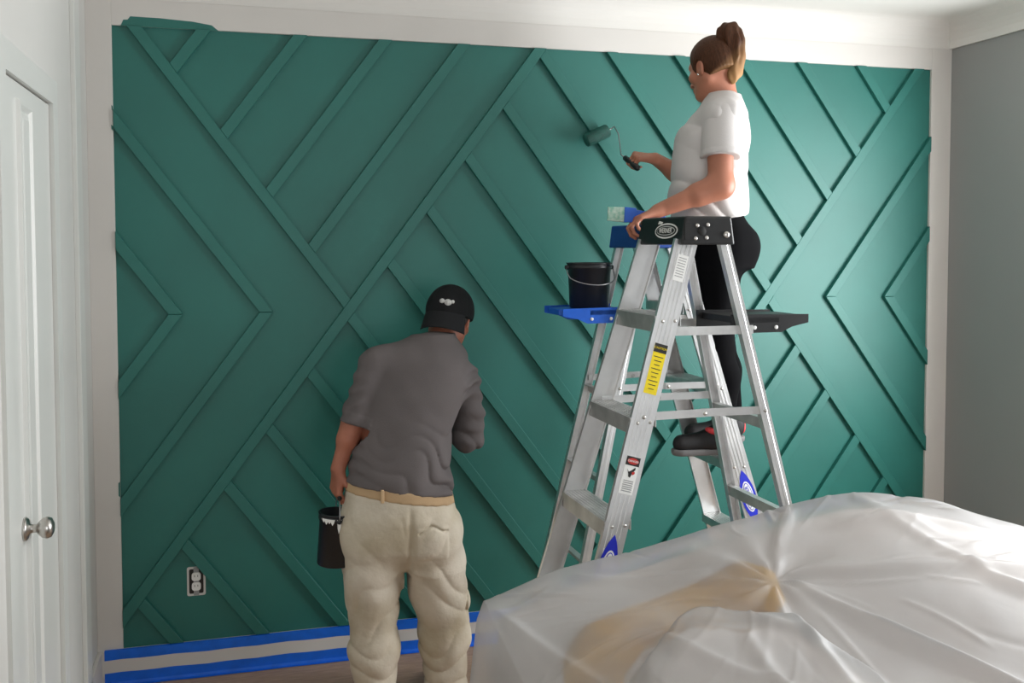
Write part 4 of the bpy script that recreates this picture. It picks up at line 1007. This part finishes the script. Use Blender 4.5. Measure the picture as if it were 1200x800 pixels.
def draped(name, material, parent, inset, drop, nx, ny, detail, floor_z):
    xs = np.linspace(HX0 + inset, HX1 - inset, nx); ts = np.linspace(0, 1, ny)
    X = np.repeat(xs[:, None], ny, 1); FE = far_edge(xs)[:, None] - inset; Y = (HY0 + inset) + (FE - HY0 - inset) * ts[None, :] 
    Z = heap(X, Y, detail) - drop
    verts = [tuple(p) for p in np.stack([X, Y, Z], -1).reshape(-1, 3)]; faces = []
    vid = lambda i, j: i * ny + j
    for i in range(nx - 1):
        for j in range(ny - 1): faces.append((vid(i, j), vid(i + 1, j), vid(i + 1, j + 1), vid(i, j + 1)))
    loop = [(i, 0) for i in range(nx)] + [(nx - 1, j) for j in range(1, ny)] + [(i, ny - 1) for i in range(nx - 2, -1, -1)] + [(0, j) for j in range(ny - 2, 0, -1)]
    prev = [vid(*p) for p in loop]; m = len(loop); cx, cy = (HX0 + HX1) / 2, (HY0 + HY1) / 2
    arc = 0.0; arcs = []
    for q in range(m):
        a, b = verts[vid(*loop[q])], verts[vid(*loop[(q + 1) % m])]; arcs.append(arc); arc += math.hypot(a[0] - b[0], a[1] - b[1])
    for k in range(1, 15):
        t = k / 14; cur = []
        for q, (i, j) in enumerate(loop):
            x, y, z = verts[vid(i, j)]
            ox = -1 if i == 0 else (1 if i == nx - 1 else 0); oy = -1 if j == 0 else (1 if j == ny - 1 else 0)
            l_ = math.hypot(ox, oy); ox, oy = ox / l_, oy / l_
            fl = (0.012 + 0.10 * t) * (1 if detail else 0.55) + (0.014 * t ** 0.7 * math.sin(arcs[q] * 26 + 2 * math.sin(arcs[q] * 7)) if detail else 0)
            if oy > 0: fl *= 0.35
            zz = z + (floor_z - z) * (t ** 1.15 if detail else t)
            verts.append((x + ox * fl, y + oy * fl, zz)); cur.append(len(verts) - 1)
        for q in range(m): faces.append((prev[q], cur[q], cur[(q + 1) % m], prev[(q + 1) % m]))
        prev = cur
    if not detail: faces.append(tuple(prev))
    me = bpy.data.meshes.new(name); me.from_pydata(verts, [], faces); me.update()
    bm = bmesh.new(); bm.from_mesh(me); bmesh.ops.recalc_face_normals(bm, faces=list(bm.faces)); bm.to_mesh(me); bm.free()
    return link(name, me, material, parent, True)
SOFA = draped('covered_bed', 'bedding', None, 0.034, 0.034, 60, 44, False, 0.0)
tag(SOFA, 'pale bedding heap under the clear plastic dust sheet', 'bed')
SHEET = draped('dust_sheet', 'sheet', None, 0.0, 0.0, 400, 280, True, 0.004)
tag(SHEET, 'translucent plastic dust sheet draped over the heap in the foreground', 'dust sheet')
# tan cushion pressed up against the plastic
def in_plan(poly, name, material, label, cat, lift, thick):
    poly = np.array(poly); xs = np.linspace(poly[:, 0].min(), poly[:, 0].max(), 70); ys = np.linspace(poly[:, 1].min(), poly[:, 1].max(), 60)
    X, Y = np.meshgrid(xs, ys, indexing='ij'); ins = np.zeros(X.shape, bool)
    for i in range(len(poly)):
        x0, y0 = poly[i]; x1, y1 = poly[(i + 1) % len(poly)]
        c = ((y0 > Y) != (y1 > Y)) & (X < (x1 - x0) * (Y - y0) / (y1 - y0 + 1e-12) + x0); ins ^= c
    dist = np.full(X.shape, 9.0)
    for i in range(len(poly)):
        a, b = poly[i], poly[(i + 1) % len(poly)]; d = b - a; t = np.clip(((X - a[0]) * d[0] + (Y - a[1]) * d[1]) / (d @ d), 0, 1)
        dist = np.minimum(dist, np.hypot(X - a[0] - t * d[0], Y - a[1] - t * d[1]))
    Z = heap(X, Y, False) - 0.046 + lift * sstep(0, .05, dist)
    bm = bmesh.new(); V = {}; W_ = {}
    for i in range(len(xs)):
        for j in range(len(ys)):
            if ins[i, j]: V[i, j] = bm.verts.new((X[i, j], Y[i, j], Z[i, j])); W_[i, j] = bm.verts.new((X[i, j], Y[i, j], Z[i, j] - thick * float(sstep(-.01, .06, dist[i, j]))))
    for i, j in list(V):
        q = [(i, j), (i + 1, j), (i + 1, j + 1), (i, j + 1)]
        if all(p in V for p in q): bm.faces.new([V[p] for p in q]); bm.faces.new([W_[p] for p in q[::-1]])
    bd_ = [e for e in bm.edges if len(e.link_faces) == 1]
    inv = {v: k for k, v in V.items()}
    for e in bd_:
        a, b = e.verts
        if a in inv and b in inv:
            try: bm.faces.new((a, b, W_[inv[b]], W_[inv[a]]))
            except ValueError: pass
    for v in [v for v in bm.verts if not v.link_faces]: bm.verts.remove(v)
    return tag(from_bm(name, bm, material, None, smooth=True), label, cat)
in_plan([(.612, -2.42), (.612, -2.10), (.645, -1.99), (.72, -1.89), (.86, -1.845), (1.05, -1.82), (1.20, -1.79), (1.27, -1.88), (1.24, -1.99), (1.16, -2.06), (1.06, -2.08), (.95, -2.04), (.84, -2.08), (.765, -2.15), (.735, -2.26), (.735, -2.42)],
        'cushion', 'tan_cushion', 'long tan cushion showing through the plastic dust sheet', 'cushion', 0.034, 0.09)
